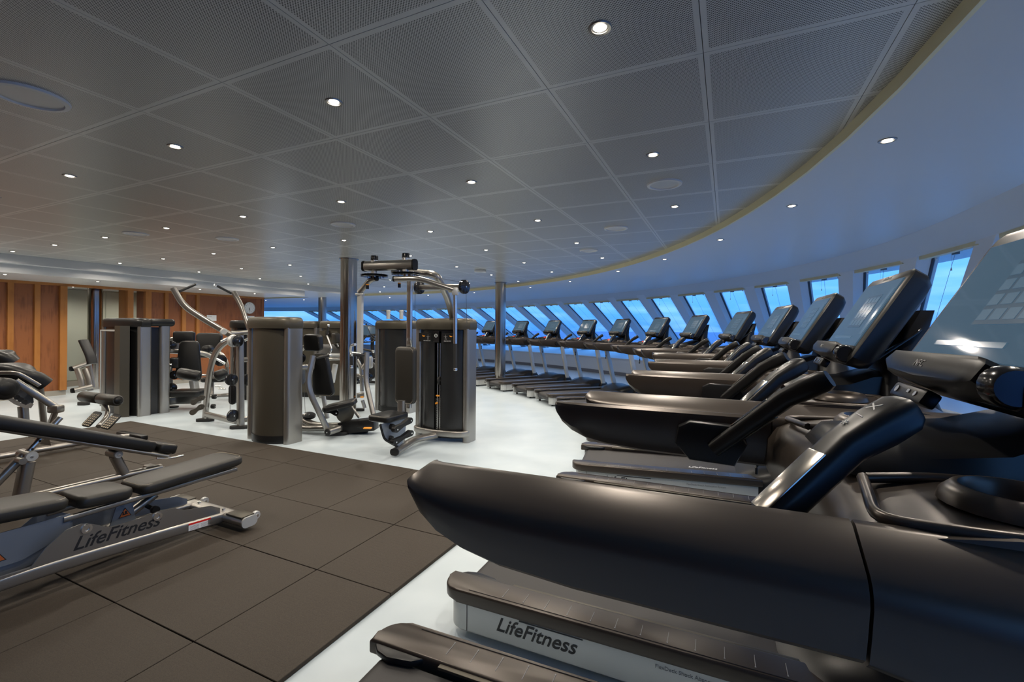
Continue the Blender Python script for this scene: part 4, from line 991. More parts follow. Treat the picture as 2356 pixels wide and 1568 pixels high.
# ------------------------------------------------------------------ left tower group
t = tower('wide black and silver twin weight tower standing between mat and wood wall', V(-6.66, 7.86, 0), Vector((1.2, -.56, 0)), w=1.22, dp=.19, cap='black', shr='black', bulge=.06, group=None)
xq = Vector((1.2, -.56, 0)).normalized(); yq = UP.cross(xq); Mq = frameM((-6.66, 7.86, 0), xq, yq, UP)
bm = bmesh.new(); loft(bm, [[Mq @ V(x, y, z) for x, y in [(.18, -.16), (.24, -.27), (.40, -.27), (.46, -.16)]] for z in (.0, 1.50)]); obj('angled_column', bm, M['shroud'], t, 30, world=True)
bm = bmesh.new()
sweep(bm, [Mq @ V(-.33, -.21, .12), Mq @ V(-.33, -.21, 1.42), Mq @ V(.2, -.24, 1.42)], rrect(.03, .02, .005, 2), up=yq); obj('frame_edge', bm, M['silver_light'], t, 30, world=True)
bm = bmesh.new(); sweep(bm, [Mq @ V(.56, .3, 0), Mq @ V(.56, .3, 1.5)], rrect(.16, .10, .045, 5), up=xq); obj('post', bm, M['silver'], t, 50, world=True)
bm = bmesh.new(); box(bm, (.40, .22, .74), (.30, .34, 1.48), 0, M=Mq); obj('stack_core', bm, M['gloss'], t, 0, world=True)
bm = bmesh.new(); box(bm, (.42, .25, 1.56), (.42, .4, .13), .05, M=Mq, seg=4); obj('top_cap', bm, M['black'], t, 45, world=True)
foot(t, cpx(195, 940, 8.6), (1, 0, 0), .2, .12, .06)
tower('black weight tower half hidden behind the pulldown frame', cpx(562, 800, 9.5), EX, w=.62, dp=.22, cap='black', shr='gloss')
tower('brown weight tower behind the chest press chair, silver post on its right', cpx(668, 800, 9.2)+V(0, .8, 0), EX, w=.78, dp=.25)
tw = tower('grey-brown weight tower with a placard, left of the thick steel column', cpx(776, 800, 9.6), EX, w=.80, dp=.25)
tw2 = tower('dark weight tower behind the fly machine seat, with a dark tinted front', cpx(912, 800, 8.25), EX, w=.80, dp=.25, cap='shroud', shr='smoke')
bm = bmesh.new(); q = cpx(776, 800, 9.6)-NX*.245; box(bm, (0, 0, 1.37), (.085, .01, .13), .002, M=frameM(q, EX, NX, UP)); o = obj('badge_plate', bm, M['gloss'], tw, 0, world=True)
for s in (-.17, .17):
    bm = bmesh.new(); box(bm, (s, .01, 1.37), (.17, .01, .11), .002, M=frameM(q, EX, NX, UP)); obj('exercise_placard', bm, M['shroud'], tw, 0, world=True)
bm = bmesh.new(); lathe(bm, [(0, .002), (.022, .002), (.022, 0)], axisM(q-NX*.006+UP*1.38, -NX), n=14); obj('badge', bm, M['whiteink'], tw, 0, world=True)
for du in (-22, 8):
    bm = bmesh.new(); tube(bm, [P(905+du+10, 737, 8.1), P(905+du+10, 722, 8.1)], .035, n=12); lathe(bm, [(.04, 0), (.04, .03), (.03, .04)], Matrix.Translation(P(905+du+10, 722, 8.1)), n=14); obj('top_fitting', bm, M['silver_light'], tw2, 40, world=True)
# ------------------------------------------------------------------ benches on the mat (grid aligned, bench axis along n)
def GE(e): return lambda n, z, x=0.0: G(e+x, n, z)
def sheet(name, parent, pts, ax, th=.006, mt='silver', sm=30):    # flat plate with outline pts (world), thickness along ax
    ax = Vector(ax).normalized()*th; bm = bmesh.new(); loft(bm, [[Vector(p)-ax/2 for p in pts], [Vector(p)+ax/2 for p in pts]])
    return obj(name, bm, M[mt], parent, sm, world=True)
def boltcap(parent, p, ax, r=.022):
    bm = bmesh.new(); lathe(bm, [(0, .0), (r*.45, .0), (r*.5, .006), (r, .006), (r*1.05, -.004), (r*1.05, -.02)], axisM(p, ax), n=18, caps=False); return obj('bolt', bm, M['chrome'], parent, 40, world=True)
MZ = .0265
t = thing('adjustable_bench', 'nearest adjustable bench with three black pads laid flat on the rubber mat', 'bench', G(-3.57, 1.7, 0))
def J(n, z, x=0.0): return G(-3.57+x, n-.05, z)
t.location.z = MZ
def padn(name, t, e, n0, n1, z0, z1, w=.285, th=.07, mt='vinyl_brown'):      # pad running from n0 (height z0) to n1 (height z1)
    a, b = G(e, n0, z0), G(e, n1, z1); d = (b-a)
    return pad(name, t, (a+b)/2, EX, d, w, d.length, th, mt, bev=.022)
padn('back_pad', t, -3.57, 1.65, 2.35, .425, .455, .30, .075)
padn('seat_pad', t, -3.57, 1.335, 1.615, .452, .432, .30, .075)
padn('front_pad', t, -3.57, .65, 1.30, .53, .47, .30, .075)
for x in (-.10, .10):
    bar('pad_rail', t, [J(1.33, .375, x), J(2.36, .385, x)], rrect(.028, .032, .008, 3), r=0)
for s in (-1, 1):
    x = s*.19
    bar('base_rail', t, [J(2.24, .085, x*1.05), J(1.75, .125, x), J(1.2, .165, x), J(.6, .165, x*.9), J(0.2, .09, x*.6)], rrect(.045, .075, .018, 4), r=.25)
    px = x+s*.012
    top = [(.55, .20), (1.00, .21), (1.16, .20), (1.22, .28), (1.30, .345), (1.37, .355), (1.43, .33), (1.50, .285), (1.62, .275), (1.78, .285), (1.86, .275), (1.93, .235), (2.10, .205), (2.17, .165)]
    bot = [(2.17, .10), (1.75, .14), (1.2, .175), (.55, .175)]
    sp = sheet('side_plate', t, [J(n, z, px) for n, z in top+bot], EX, .007, 'bluegrey' if s < 0 else 'silver')
    if s > 0:
        text('lettering', 'LifeFitness', .105, M['ink'], sp, Matrix.Translation(-t.location) @ frameM(J(1.33, .215, px+.0042), (NX+UP*-.05).normalized(), UP, EX), shear=.42)
        for n_, z_ in ((1.395, .318), (1.76, .255)): boltcap(t, J(n_, z_, px+.005), EX, .026)
        bm = bmesh.new(); box(bm, (0, 0, 0), (.15, .05, .001), 0, M=frameM(J(2.02, .105, x*1.02+.0245), (NX-UP*.07).normalized(), UP, EX)); wl = obj('warning_label', bm, M['label'], t, 0, world=True)
        bm = bmesh.new(); box(bm, (0, 0, 0), (.15, .012, .0012), 0, M=frameM(J(2.02, .125, x*1.02+.0248), (NX-UP*.07).normalized(), UP, EX)); tloc2 = [v for v in bm.verts]
        for v in tloc2: v.co -= t.location
        obj('label_band', bm, M['red'], wl, 0)
        bm = bmesh.new()
        for k in range(5): box(bm, (-.037, .008-.007*k, 0), (.06, .002, .0014), 0, M=frameM(J(2.02, .10, x*1.02+.0248), (NX-UP*.07).normalized(), UP, EX)); box(bm, (.037, .008-.007*k, 0), (.06, .002, .0014), 0, M=frameM(J(2.02, .10, x*1.02+.0248), (NX-UP*.07).normalized(), UP, EX))
        for v in bm.verts: v.co -= t.location
        obj('print_line', bm, M['greyink'], wl, 0, kind='stuff')
def tri_label(t, c, ax, s=.05):
    ax = Vector(ax).normalized(); y = (UP-ax*UP.dot(ax)).normalized(); x = y.cross(ax)
    F = frameM(c, x, y, ax); bm = bmesh.new(); prism(bm, [(-s, -s*.6), (s, -s*.6), (0, s*1.1)], 'z', 0, .001, 0, M=F); o = obj('warning_triangle', bm, M['ink'], t, 0, world=True)
    bm = bmesh.new(); prism(bm, [(-s*.84, -s*.5), (s*.84, -s*.5), (0, s*.9)], 'z', .001, .0016, 0, M=F)
    for v in bm.verts: v.co -= t.location
    m_ = obj('triangle_fill', bm, M['orangedark'], o, 0)
    bm = bmesh.new(); box(bm, (0, -.004, .0018), (.030, .006, .0006), 0, M=F); box(bm, (.004, .008, .0018), (.012, .016, .0006), 0, M=F); box(bm, (-.010, .003, .0018), (.007, .018, .0006), 0, M=F)
    for v in bm.verts: v.co -= t.location
    obj('triangle_mark', bm, M['ink'], o, 0, kind='stuff')
M['orangedark'] = mat('warning_orange', (.42, .10, .02), .5)
sheet('hinge_plate', t, [J(n, z, .10) for n, z in ((.98, .40), (1.36, .40), (1.36, .33), (1.30, .27), (1.16, .22), (.80, .22), (.72, .27))], EX, .008, 'bluegrey')
tri_label(t, J(1.06, .275, .106), EX, .04); boltcap(t, J(.84, .26, .106), EX, .03)
bar('bent_link', t, [J(1.34, .37, .06), J(1.33, .24, .06), J(1.1, .18, .06), J(.7, .19, .06)], rrect(.10, .045, .02, 4), mt='bluegrey', r=.12, up=EX)
sheet('strut_plate', t, [J(n, z, .03) for n, z in ((1.62, .36), (1.70, .36), (1.72, .22), (1.58, .22))], EX, .008, 'bluegrey'); tri_label(t, J(1.66, .28, .036), EX, .035)
bar('prop_tube', t, [J(1.60, .19, -.02), J(1.86, .33, -.02)], rrect(.05, .06, .022, 4), r=0, up=EX); bar('prop_rod', t, [J(1.80, .30, -.02), J(1.98, .39, -.02)], rad=.014, mt='chrome', r=0)
bar('knob_stem', t, [J(1.80, .275, .0), J(1.80, .265, .09)], rad=.014, mt='black', r=0); disc('pull_knob', t, J(1.80, .265, .10), EX, .026, .03, 'black', groove=False, bolt=False)
# rear cross foot
cf = bar('cross_foot', t, [G(-4.03, 2.18, MZ+.062), G(-3.13, 2.18, MZ+.062)], rrect(.115, .070, .032, 5), mt='silver', r=0)
for a, b in ((-4.02, -3.84), (-3.32, -3.14)):
    bm = bmesh.new(); box(bm, (0, 0, 0), (b-a, .10, .012), .004, M=frameM(G((a+b)/2, 2.18, MZ+.098), EX, NX, UP)); obj('grip_plate', bm, M['shroud'], t, 40, world=True)
for e, s in ((-3.13, 1), (-4.03, -1)):
    bm = bmesh.new(); sweep(bm, [G(e, 2.18, MZ+.062), G(e+s*.012, 2.18, MZ+.062)], rrect(.119, .074, .034, 5)); obj('end_cap', bm, M['silver_light'], t, 50, world=True)
for e in (-3.16, -3.78):
    disc('wheel', t, G(e, 2.255, MZ+.075), EX, .030, .03, 'silver_light', groove=False)
for e in (-3.42, -3.72): boltcap(t, G(e, 2.18, MZ+.10), UP, .012)
bm = bmesh.new(); box(bm, (0, 0, 0), (.35, .09, .05), .01, M=frameM(G(-3.57, .2, MZ+.025), EX, NX, UP)); obj('front_foot', bm, M['silver'], t, 40, world=True)

# decline bench
t = thing('decline_bench', 'long black decline bench sloping down to the right behind the nearest bench', 'bench', G(-5.1, 2.0)); t.location.z = MZ
D_ = GE(-5.1)
padn('back_pad', t, -5.1, 1.05, 2.52, .93, .325, .30, .11, 'vinyl'); padn('head_pad', t, -5.1, 2.54, 2.70, .318, .262, .28, .10, 'vinyl')
bar('pad_rail', t, [D_(1.1, .87, .12), D_(2.62, .215, .12)], rrect(.04, .045, .02, 4), r=0, up=EX); bar('pad_rail', t, [D_(1.1, .87, -.12), D_(2.62, .215, -.12)], rrect(.04, .045, .02, 4), r=0, up=EX)
bar('release_lever', t, [D_(2.52, .222, .12), D_(2.66, .190, .12), D_(2.76, .190, .12)], rad=.010, mt='chrome', r=.03)
bar('base_rail', t, [D_(.8, .10), D_(1.6, .11), D_(2.62, .095)], rrect(.075, .06, .028, 4), r=.4)
bar('front_post', t, [D_(2.31, .12), D_(2.24, .30)], rrect(.075, .10, .03, 4), r=0, up=EX); disc('pivot_cap', t, D_(2.24, .32, .06), EX, .034, .03, 'silver_light', groove=False)
bar('pivot_tube', t, [D_(2.24, .32, -.09), D_(2.24, .32, .06)], rad=.036, r=0)
bar('rear_post', t, [D_(1.62, .12), D_(1.66, .40)], rrect(.08, .12, .03, 4), r=0, up=EX); disc('pivot_cap', t, D_(1.66, .45, .07), EX, .040, .03, 'silver_light', groove=False); bar('pivot_tube', t, [D_(1.66, .45, -.1), D_(1.66, .45, .07)], rad=.042, r=0)
bar('prop_rod', t, [D_(1.60, .40, .0), D_(1.86, .72, .0)], rrect(.04, .05, .02, 4), mt='chrome', r=0, up=EX); bar('prop_tube', t, [D_(1.42, .20, .0), D_(1.64, .46, .0)], rrect(.06, .07, .025, 4), r=0, up=EX)
bm = bmesh.new()
for k in range(4): lathe(bm, [(0, .004), (.009, .004), (.009, 0)], axisM(D_(1.68+.045*k, .498+.055*k, .021), EX), n=10)
obj('pin_hole', bm, M['ink'], t, 40, world=True, kind='stuff')
bar('lock_knob', t, [D_(1.60, .43, .03), D_(1.60, .43, .11)], rad=.026, mt='silver', r=0)
bm = bmesh.new(); box(bm, (0, 0, 0), (.55, .08, .06), .015, M=frameM(G(-5.1, 2.63, MZ+.03), EX, NX, UP)); obj('cross_foot', bm, M['silver'], t, 40, world=True)
bm = bmesh.new(); box(bm, (0, 0, 0), (.55, .08, .06), .015, M=frameM(G(-5.1, .85, MZ+.03), EX, NX, UP)); obj('cross_foot', bm, M['silver'], t, 40, world=True)

# back extension bench with ankle rollers and foot plates
t = thing('back_extension_bench', 'silver back extension bench with thick hip pads, twin ankle rollers and patterned foot plates', 'bench', G(-7.05, 2.6)); t.location.z = MZ
E_ = GE(-7.05)
bar('base_rail', t, [E_(1.2, .09), E_(2.1, .09), E_(3.05, .08), E_(3.3, .06)], rrect(.08, .06, .028, 4), r=.3)
a, b = P(0, 862, 5.35), P(58, 852, 5.35)
def hip(pts, w):                             # wrapped pad: outline swept sideways
    bm = bmesh.new(); ax = (EX*.75-NX*.65).normalized()
    sweep(bm, pts, rrect(w, .10, .04, 4), r=.10, up=ax.cross(pts[1]-pts[0])); return bm
o = bar('hip_pad', t, [P(-40, 872, 5.25), P(34, 868, 5.3), P(66, 878, 5.35), P(96, 898, 5.45)], rrect(.36, .175, .07, 5), mt='vinyl', r=.12)
bar('hip_pad', t, [P(-50, 838, 5.9), P(12, 836, 5.95), P(30, 850, 6.0)], rrect(.36, .17, .07, 5), mt='vinyl', r=.12)
bar('pad_frame', t, [P(-20, 874, 5.05), P(42, 873, 5.1), P(93, 902, 5.25)], rrect(.03, .04, .012, 3), r=.06)
sheet('ratchet_plate', t, [P(u, v, 5.28) for u, v in ((42, 878), (30, 905), (32, 925), (60, 948), (74, 950), (80, 940), (78, 925), (46, 892), (60, 888))], (.74, -.67, 0), .01, 'bluegrey')
sheet('ratchet_plate', t, [P(u, v, 5.20) for u, v in ((14, 932), (24, 928), (62, 948), (72, 942), (80, 945), (74, 954), (58, 954), (36, 946))], (.74, -.67, 0), .012, 'silver_light')
for k in range(4): disc('ratchet_notch', t, P(33+8.5*k, 925+5*k, 5.22), (.74, -.67, 0), .026, .035, 'rubber', groove=False, bolt=False)
bar('main_arm', t, [P(36, 892, 5.12), P(128, 950, 5.35)], rrect(.05, .075, .024, 4), r=0)
bm = bmesh.new(); box(bm, P(131, 955, 5.35), (.13, .10, .09), .02); obj('arm_clamp', bm, M['silver'], t, 40, world=True)
bar('upright', t, [P(131, 958, 5.4), P(121, 985, 5.4), P(118, 1008, 5.45)], rrect(.05, .07, .02, 3), r=0, up=EX)
bar('hip_post', t, [P(93, 898, 5.7), P(104, 990, 5.8)], rad=.034, r=0); bar('hip_post', t, [P(55, 950, 5.5), P(60, 1000, 5.5)], rrect(.08, .08, .02, 3), r=0)
roller(t, P(-30, 908, 4.9), P(18, 911, 4.8), .115)
roller(t, P(192, 925, 6.0), P(228, 929, 5.85), .068, 'vinyl_brown'); roller(t, P(233, 930, 5.83), P(274, 934, 5.65), .068, 'vinyl_brown'); bar('roller_rod', t, [P(225, 928, 5.85), P(236, 930, 5.8)], rad=.02, mt='chrome', r=0)
bar('ankle_post', t, [P(240, 940, 5.8), P(253, 955, 5.8), P(248, 975, 5.75), P(230, 994, 5.6)], rrect(.05, .06, .022, 3), r=.08, up=EX)
for (c, D) in (((214, 977), 5.75), ((258, 982), 5.55)):
    ctr = P(*c, D); fx = (P(c[0]+16, c[1]-17, D+.07)-P(c[0]-16, c[1]+17, D-.07)); w_ = Vector((.98, -.15, -.12)).normalized()
    yv = fx.normalized(); xv = (w_-yv*w_.dot(yv)).normalized(); zv = xv.cross(yv); F = frameM(ctr, xv, yv, zv)
    bm = bmesh.new(); prism(bm, rrect(.125, fx.length, .03, 4), 'z', -.012, .004, .003, M=F); fp = obj('foot_plate', bm, M['black'], t, 40, world=True)
    bm = bmesh.new()
    for i in range(4):
        for j in range(6): box(bm, (-.042+.028*i, -fx.length*.40+fx.length*.135*j, .006), (.018, .018, .004), .001, M=F, seg=1)
    for v in bm.verts: v.co -= t.location
    obj('tread_stud', bm, M['thread'], fp, 0, kind='stuff')
bm = bmesh.new(); box(bm, (0, 0, 0), (.6, .09, .07), .02, M=frameM(G(-7.05, 3.28, MZ+.035), EX, NX, UP)); obj('cross_foot', bm, M['black'], t, 40, world=True)
bm = bmesh.new(); box(bm, (0, 0, 0), (.6, .09, .07), .02, M=frameM(G(-7.05, 1.25, MZ+.035), EX, NX, UP)); obj('cross_foot', bm, M['silver'], t, 40, world=True)
sheet('hinge_lug', t, [P(u, v, 5.1) for u, v in ((92, 1035), (96, 1022), (104, 1018), (116, 1022), (121, 1038))], (.74, -.67, 0), .08, 'silver')

# seated machine behind the pulldown frame
t = thing('leg_extension_machine', 'seated machine with tall black back pad and oval seat behind the pulldown frame', 'exercise machine', G(-9.4, 5.0))
xw = Vector((.86, .30, 0)); uz = Vector((-.16, .0, 1))
pad('head_pad', t, P(424, 786, 8.55), xw, uz, .34, .22, .11, stitch=False); pad('back_pad', t, P(436, 836, 8.5), xw, Vector((-.2, .0, 1)), .42, .68, .10, taper=.3, stitch=False)
pad('side_pad', t, P(403, 845, 8.35), Vector((.5, -.85, 0)), UP, .2, .19, .14, stitch=False)
pad('seat_pad', t, P(436, 913, 8.2), Vector((.2, -.97, 0)), Vector((.97, .2, .0)), .44, .52, .10, stitch=False)
bar('seat_post', t, [P(447, 885, 8.6), P(452, 915, 8.6)], rrect(.14, .10, .02, 3), r=0, mt='silver_light')
bar('base_beam', t, [P(352, 938, 8.15), P(412, 930, 8.35), P(462, 928, 8.4)], rrect(.11, .15, .03, 4), r=.05); foot(t, P(390, 940, 8.4), (1, .1, 0), .34, .14, .03)
bar('arch_frame', t, [P(350, 834, 8.2), P(366, 832, 8.2), P(366, 826, 8.2), P(382, 818, 8.3), P(420, 820, 8.6), P(470, 822, 8.9), P(492, 832, 9.0)], rrect(.09, .09, .04, 4), r=.12)
bar('rear_arch', t, [P(380, 845, 8.7), P(379, 800, 8.7), P(392, 790, 8.7), P(407, 790, 8.7), P(407, 820, 8.7)], rrect(.07, .07, .03, 4), r=.10)
bar('top_beam', t, [P(346, 799, 8.6), P(386, 797, 8.7)], rrect(.05, .07, .02, 3), r=0); bar('top_pad', t, [P(352, 791, 8.6), P(392, 786, 8.75)], rrect(.10, .05, .02, 3), r=0, mt='black')
bar('hanging_grip', t, [P(367, 808, 8.5), P(371, 822, 8.5)], rad=.02, mt='rubber', r=0)
for u, v, r_ in ((393, 805, .09), (396, 903, .09), (353, 886, .08), (403, 873, .08)): disc('pulley', t, P(u, v, 8.4), (.5, -.86, 0), r_, .05)
bar('lever', t, [P(364, 832, 8.1), P(362, 855, 8.1), P(354, 877, 8.1), P(366, 915, 8.1), P(376, 922, 8.1), P(385, 900, 8.1)], rrect(.045, .045, .02, 3), r=.1)
bar('lever', t, [P(392, 852, 8.2), P(384, 880, 8.2), P(376, 902, 8.2)], rrect(.05, .06, .02, 3), r=0); bar('frame_post', t, [P(388, 850, 8.5), P(392, 922, 8.5)], rrect(.10, .10, .02, 3), r=0)
bar('hinge_rod', t, [P(356, 847, 8.1), P(396, 851, 8.2)], rad=.03, mt='chrome', r=0); disc('hinge_cap', t, P(366, 852, 8.05), (.5, -.86, 0), .06, .10, 'black', groove=False)
bar('link_bar', t, [P(350, 836, 8.0), P(366, 834, 8.1)], rrect(.05, .08, .02, 3), r=0)
cable(t, [P(393, 812, 8.3), P(385, 850, 8.25)], .008, 'rubber')

t = thing('seated_curl_machine', 'dark backrest of a seated machine right in front of the smooth wood wall', 'exercise machine', G(-10.2, 6.6))
pad('back_pad', t, P(482, 804, 10.2), Vector((.95, .2, 0)), Vector((-.2, 0, 1)), .42, .55, .12, taper=-.25, stitch=False)
roller(t, P(475, 813, 9.6), P(484, 812, 10.0), .088, 'black'); bar('frame_arch', t, [P(478, 815, 10), P(510, 822, 9.8), P(524, 845, 9.7), P(523, 880, 9.7)], rrect(.08, .08, .03, 4), r=.12)
disc('pulley', t, P(508, 838, 9.6), (.5, -.86, 0), .12, .05); bar('link', t, [P(500, 835, 9.5), P(518, 845, 9.5)], rrect(.05, .05, .02, 3), r=0, mt='chrome')
bar('base_beam', t, [P(470, 925, 9.6), P(530, 920, 9.8)], rrect(.10, .12, .03, 3), r=0); bar('seat_post', t, [P(487, 830, 10.1), P(489, 922, 9.9)], rrect(.09, .09, .02, 3), r=0)
pad('seat_pad', t, P(496, 882, 9.8), Vector((.2, -.97, 0)), Vector((.97, .2, 0)), .36, .45, .09, stitch=False)
for q in ((505, 897), (513, 903)): bar('crank', t, [P(q[0]-8, q[1], 9.6), P(q[0]+8, q[1]+1, 9.6)], rad=.02, mt='chrome', r=0)

t = thing('glute_machine', 'dark machine legs and footrests partly hidden left of the twin weight tower', 'exercise machine', cpx(200, 850, 9.2))
bar('back_rest', t, [P(192, 796, 9.2), P(208, 830, 9.2), P(214, 850, 9.2)], rrect(.20, .07, .03, 4), mt='black', r=.05); bar('arm_rest', t, [P(169, 862, 9.0), P(208, 848, 9.2)], rrect(.12, .09, .04, 4), mt='silver', r=0)
endcap(t, P(169, 862, 9.0), (-1, 0, -.1), .12, .09)
for u, D in ((178, 9.0), (196, 9.1)): bar('strut', t, [P(u, 862, D), P(u+9, 885, D), P(u+14, 912, D)], rrect(.06, .10, .025, 3), r=.1)
bar('strut', t, [P(205, 850, 9.3), P(214, 905, 9.3)], rrect(.06, .10, .025, 3), r=0); bar('foot_bar', t, [P(173, 912, 8.9), P(214, 902, 9.1)], rrect(.13, .09, .04, 4), r=0); endcap(t, P(173, 912, 8.9), (-1, 0, -.1), .13, .09)
bar('base_beam', t, [P(195, 928, 8.9), P(214, 922, 9.1)], rrect(.08, .08, .03, 3), r=0)

# frame of the seated row behind the steel column, and the machine seen between chair and tower
t = thing('row_machine', 'pale silver machine with round head pad between the placard tower and the steel column', 'exercise machine', cpx(790, 850, 8.9))
pad('head_pad', t, P(773, 783, 8.9), Vector((.7, -.7, 0)), Vector((-.15, 0, 1)), .17, .20, .10, 'vinyl_brown', stitch=False); bar('head_stem', t, [P(776, 795, 8.9), P(779, 803, 8.9)], rad=.014, mt='chrome', r=0)
pad('back_pad', t, P(768, 812, 8.9), Vector((.98, .0, 0)), Vector((.0, .5, .85)), .55, .25, .09, stitch=False)
bar('cross_beam', t, [P(755, 822, 8.7), P(800, 822, 8.8)], rrect(.08, .06, .02, 3), r=0, mt='silver_light'); bar('curved_arm', t, [P(744, 838, 8.6), P(760, 831, 8.6), P(800, 830, 8.7)], rad=.03, r=.1)
bar('leg', t, [P(773, 843, 8.8), P(766, 885, 8.8)], rrect(.10, .08, .02, 3), r=0, mt='silver_light')
bar('yoke', t, [P(822, 832, 8.6), P(832, 850, 8.6), P(835, 905, 8.6)], rrect(.06, .07, .025, 4), r=.08, up=EX); bar('yoke', t, [P(845, 838, 8.6), P(833, 852, 8.6)], rrect(.06, .07, .025, 4), r=0, up=EX)
bar('base_beam', t, [P(822, 915, 8.4), P(838, 912, 8.5)], rrect(.07, .09, .02, 3), r=0); bar('mid_beam', t, [P(815, 866, 8.6), P(850, 872, 8.6)], rrect(.06, .06, .02, 3), r=0)
disc('pulley', t, P(849, 873, 8.5), (.8, -.6, 0), .085, .05); disc('pulley', t, P(821, 881, 8.5), (.8, -.6, 0), .06, .05); cable(t, [P(850, 850, 8.5), P(850, 868, 8.5)])
bm = bmesh.new(); box(bm, (0, 0, 0), (.13, .12, .22), .03, M=Matrix.Translation(P(850, 838, 8.5))); obj('counterweight', bm, M['silver_light'], t, 40, world=True)
grip(t, P(846, 810, 8.4), P(858, 813, 8.4)); foot(t, P(828, 928, 8.2), (1, 0, 0), .2, .1)
bar('adjust_tube', t, [P(836, 925, 8.0), P(842, 943, 8.0)], rad=.03, mt='silver', r=0); bm = bmesh.new(); lathe(bm, [(.03, 0), (.03, .02)], Matrix.Translation(P(835, 919, 8.0)), n=12); obj('pin_band', bm, M['orange'], t, 40, world=True)

# ------------------------------------------------------------------ cardio machines far behind
def bike(label, p, rz, upright=True):
    t = thing('exercise_bike', label, 'exercise bike', p, rz, 'exercise machines far behind the towers')
    def O(name, bm, m_): return obj(name, bm, M[m_], t, 45)
    bm = bmesh.new(); sweep(bm, [V(0, -.55, .06), V(0, .60, .06)], rrect(.10, .07, .03, 3)); O('base_beam', bm, 'black')
    for y in (-.55, .6):
        bm = bmesh.new(); sweep(bm, [V(-.26, y, .035), V(.26, y, .035)], rrect(.08, .06, .025, 3)); O('cross_foot', bm, 'black')
    bm = bmesh.new(); Mq = axisM((-.07, .25, .36), (1, 0, 0)); lathe(bm, [(0, 0), (.22, .0), (.25, .03), (.25, .11), (.22, .14), (0, .14)], Mq, n=24, caps=False); O('drive_cover', bm, 'black')
    bm = bmesh.new(); sweep(bm, [V(0, .38, .4), V(0, .55, .85), V(0, .50, 1.22)], rrect(.12, .09, .04, 3), r=.2, up=(1, 0, 0)); O('mast', bm, 'black')
    bm = bmesh.new(); box(bm, (0, 0, 0), (.52, .05, .36), .03, M=Matrix.Translation((0, .46, 1.40)) @ Matrix.Rotation(-.4, 4, 'X')); h = O('console', bm, 'black')
    bm = bmesh.new(); box(bm, (0, -.028, .01), (.40, .004, .26), .001, M=Matrix.Translation((0, .46, 1.40)) @ Matrix.Rotation(-.4, 4, 'X')); s = obj('screen', bm, M['tiledark'], h, 0)
    bm = bmesh.new(); sweep(bm, [V(-.24, .12, 1.30), V(-.26, .30, 1.12), V(-.1, .50, 1.10), V(.1, .50, 1.10), V(.26, .30, 1.12), V(.24, .12, 1.30)], circ(.018, 10), r=.08); O('handlebar', bm, 'rubber')
    if upright:
        bm = bmesh.new(); sweep(bm, [V(0, -.12, .35), V(0, -.28, .92)], rrect(.07, .07, .03, 3), up=(1, 0, 0)); O('seat_post', bm, 'silver')
        bm = bmesh.new(); loft(bm, [[V(x*k, y, .95+z) for x, z in rrect(.24, .09, .04, 3)] for y, k in ((-.45, .6), (-.40, 1), (-.28, .95), (-.18, .45), (-.08, .3))]); O('saddle', bm, 'vinyl')
    else:
        bm = bmesh.new(); box(bm, (0, -.45, .52), (.42, .42, .09), .04); O('seat', bm, 'vinyl'); bm = bmesh.new(); box(bm, (0, 0, 0), (.42, .09, .55), .04, M=Matrix.Translation((0, -.70, .85)) @ Matrix.Rotation(-.25, 4, 'X').inverted()); O('backrest', bm, 'vinyl')
    for s_, z in ((-1, .20), (1, .50)):
        bm = bmesh.new(); sweep(bm, [V(s_*.12, .25, .36), V(s_*.13, .27, z)], rrect(.03, .03, .01, 2), up=(1, 0, 0)); c_ = O('crank', bm, 'silver'); bm = bmesh.new(); box(bm, (s_*.19, .27, z), (.11, .09, .03), .01); obj('pedal', bm, M['rubber'], c_, 40)
    return t
bike('dark exercise bike with a tilted console right of the brown tower', cpx(722, 800, 11.6), .5)
bike('second dark exercise bike, its handlebar peeping over the brown tower', cpx(690, 800, 12.6), .5)
bike('recumbent exercise bike with high seat right of the thick steel column', cpx(842, 800, 13.2), -1.1, False)
bike('dark exercise bike whose handlebars show between the column and the dark tower', cpx(868, 800, 12.0), 1.2)
bike('farthest exercise bike, console showing above the placard tower', cpx(772, 800, 15.6), .5)
bike('exercise bike console just left of the dark weight tower', cpx(880, 800, 14.5), .9)
t = thing('elliptical_trainer', 'dark elliptical trainer standing in blue light behind the steel column', 'exercise machine', cpx(833, 800, 17.2), .9)
for nm, pts, pr in (('base_beam', [V(-.25, -.8, .08), V(-.25, .9, .08)], rrect(.1, .1, .03, 3)), ('base_beam', [V(.25, -.8, .08), V(.25, .9, .08)], rrect(.1, .1, .03, 3)), ('mast', [V(0, .6, .1), V(0, .5, 1.5)], rrect(.14, .12, .04, 3)), ('swing_handle', [V(-.3, .55, .3), V(-.3, .45, 1.1), V(-.26, .2, 1.65)], circ(.025, 10)), ('swing_handle', [V(.3, .5, .3), V(.3, .35, 1.1), V(.26, .1, 1.65)], circ(.025, 10))):
    bm = bmesh.new(); sweep(bm, pts, pr, r=.15, up=(1, 0, 0)); obj(nm, bm, M['black'], t, 45)
bm = bmesh.new(); box(bm, (0, .42, 1.58), (.5, .06, .36), .03); obj('console', bm, M['black'], t, 40)
for s in (-1, 1):
    bm = bmesh.new(); box(bm, (s*.17, -.2, .35), (.16, .42, .06), .02); obj('foot_platform', bm, M['rubber'], t, 40)
bm = bmesh.new(); lathe(bm, [(0, -.2), (.32, -.2), (.36, -.12), (.36, .12), (.32, .2), (0, .2)], axisM((0, .6, .42), (1, 0, 0)), n=24, caps=False); obj('drive_cover', bm, M['black'], t, 40)

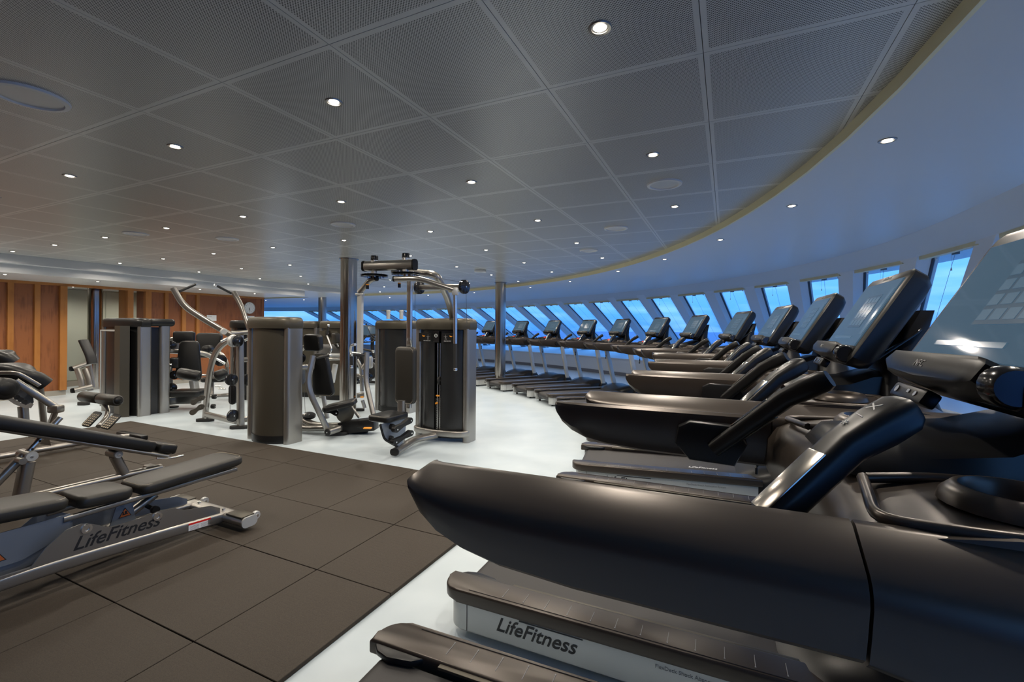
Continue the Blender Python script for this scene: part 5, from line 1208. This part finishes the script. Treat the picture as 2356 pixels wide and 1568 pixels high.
# ------------------------------------------------------------------ clock and notices on the wood wall
t = thing('wall_clock', 'round white wall clock with black numerals showing half past six', 'clock', G(-12.905, 8.95, 2.06))
Fc = frameM((0, 0, 0), NX, UP, EX)
bm = bmesh.new(); lathe(bm, [(0, .0), (.172, .0), (.176, .012), (.172, .03), (.160, .034), (.158, .024)], Fc, n=40, caps=False); obj('rim', bm, M['silver_light'], t, 40)
bm = bmesh.new(); lathe(bm, [(0, .024), (.159, .024)], Fc, n=40, caps=False); face = obj('dial', bm, M['label'], t, 40)
for h in range(1, 13):
    a = math.radians(90-30*h); s = str(h)
    text('numeral', s, .036, M['ink'], face, Fc @ Matrix.Translation((.126*math.cos(a)-.010*len(s), .126*math.sin(a)-.012, .0245)))
for nm, ang, ln, w in (('hour_hand', -105, .085, .012), ('minute_hand', -87, .125, .008), ('second_hand', -88, .13, .003)):
    bm = bmesh.new(); box(bm, (ln/2-.012, 0, .028), (ln, w, .002), 0, M=Fc @ Matrix.Rotation(math.radians(ang), 4, 'Z')); obj(nm, bm, M['ink'], t, 0)
def notice(label, n, z, w, h, lines):
    t = thing('notice', label, 'sign', G(-12.912, n, z)); bm = bmesh.new(); box(bm, (0, 0, .004), (w, h, .006), .001, M=Fc); b_ = obj('board', bm, M['label'], t, 0)
    for s, size, y, mt in lines: text('lettering', s, size, M[mt], b_, Fc @ Matrix.Translation((-w*.44, y, .0075)))
    return t
notice('white notice with red lettering fixed just below the wall clock', 8.97, 1.735, .30, .17, [('EMERGENCY', .045, .02, 'ink'), ('EXIT ONLY', .052, -.055, 'red')])
notice('small white notice on the smooth wood panel, partly behind the raised arm', 7.86, 1.735, .26, .16, [('NOTICE', .03, .03, 'greyink')])
t = thing('exit_sign', 'small pale sensor box fixed to the tile ceiling near the thin steel column', 'sensor', G(-4.6, 8.2, 2.665)); bm = bmesh.new(); box(bm, (0, 0, .01), (.24, .10, .045), .01); obj('housing', bm, M['white'], t, 40); t.name = 'ceiling_sensor'
bm = bmesh.new(); box(bm, (0, 0, -.014), (.1, .05, .006), .002); obj('lens', bm, M['silver_light'], t, 40)
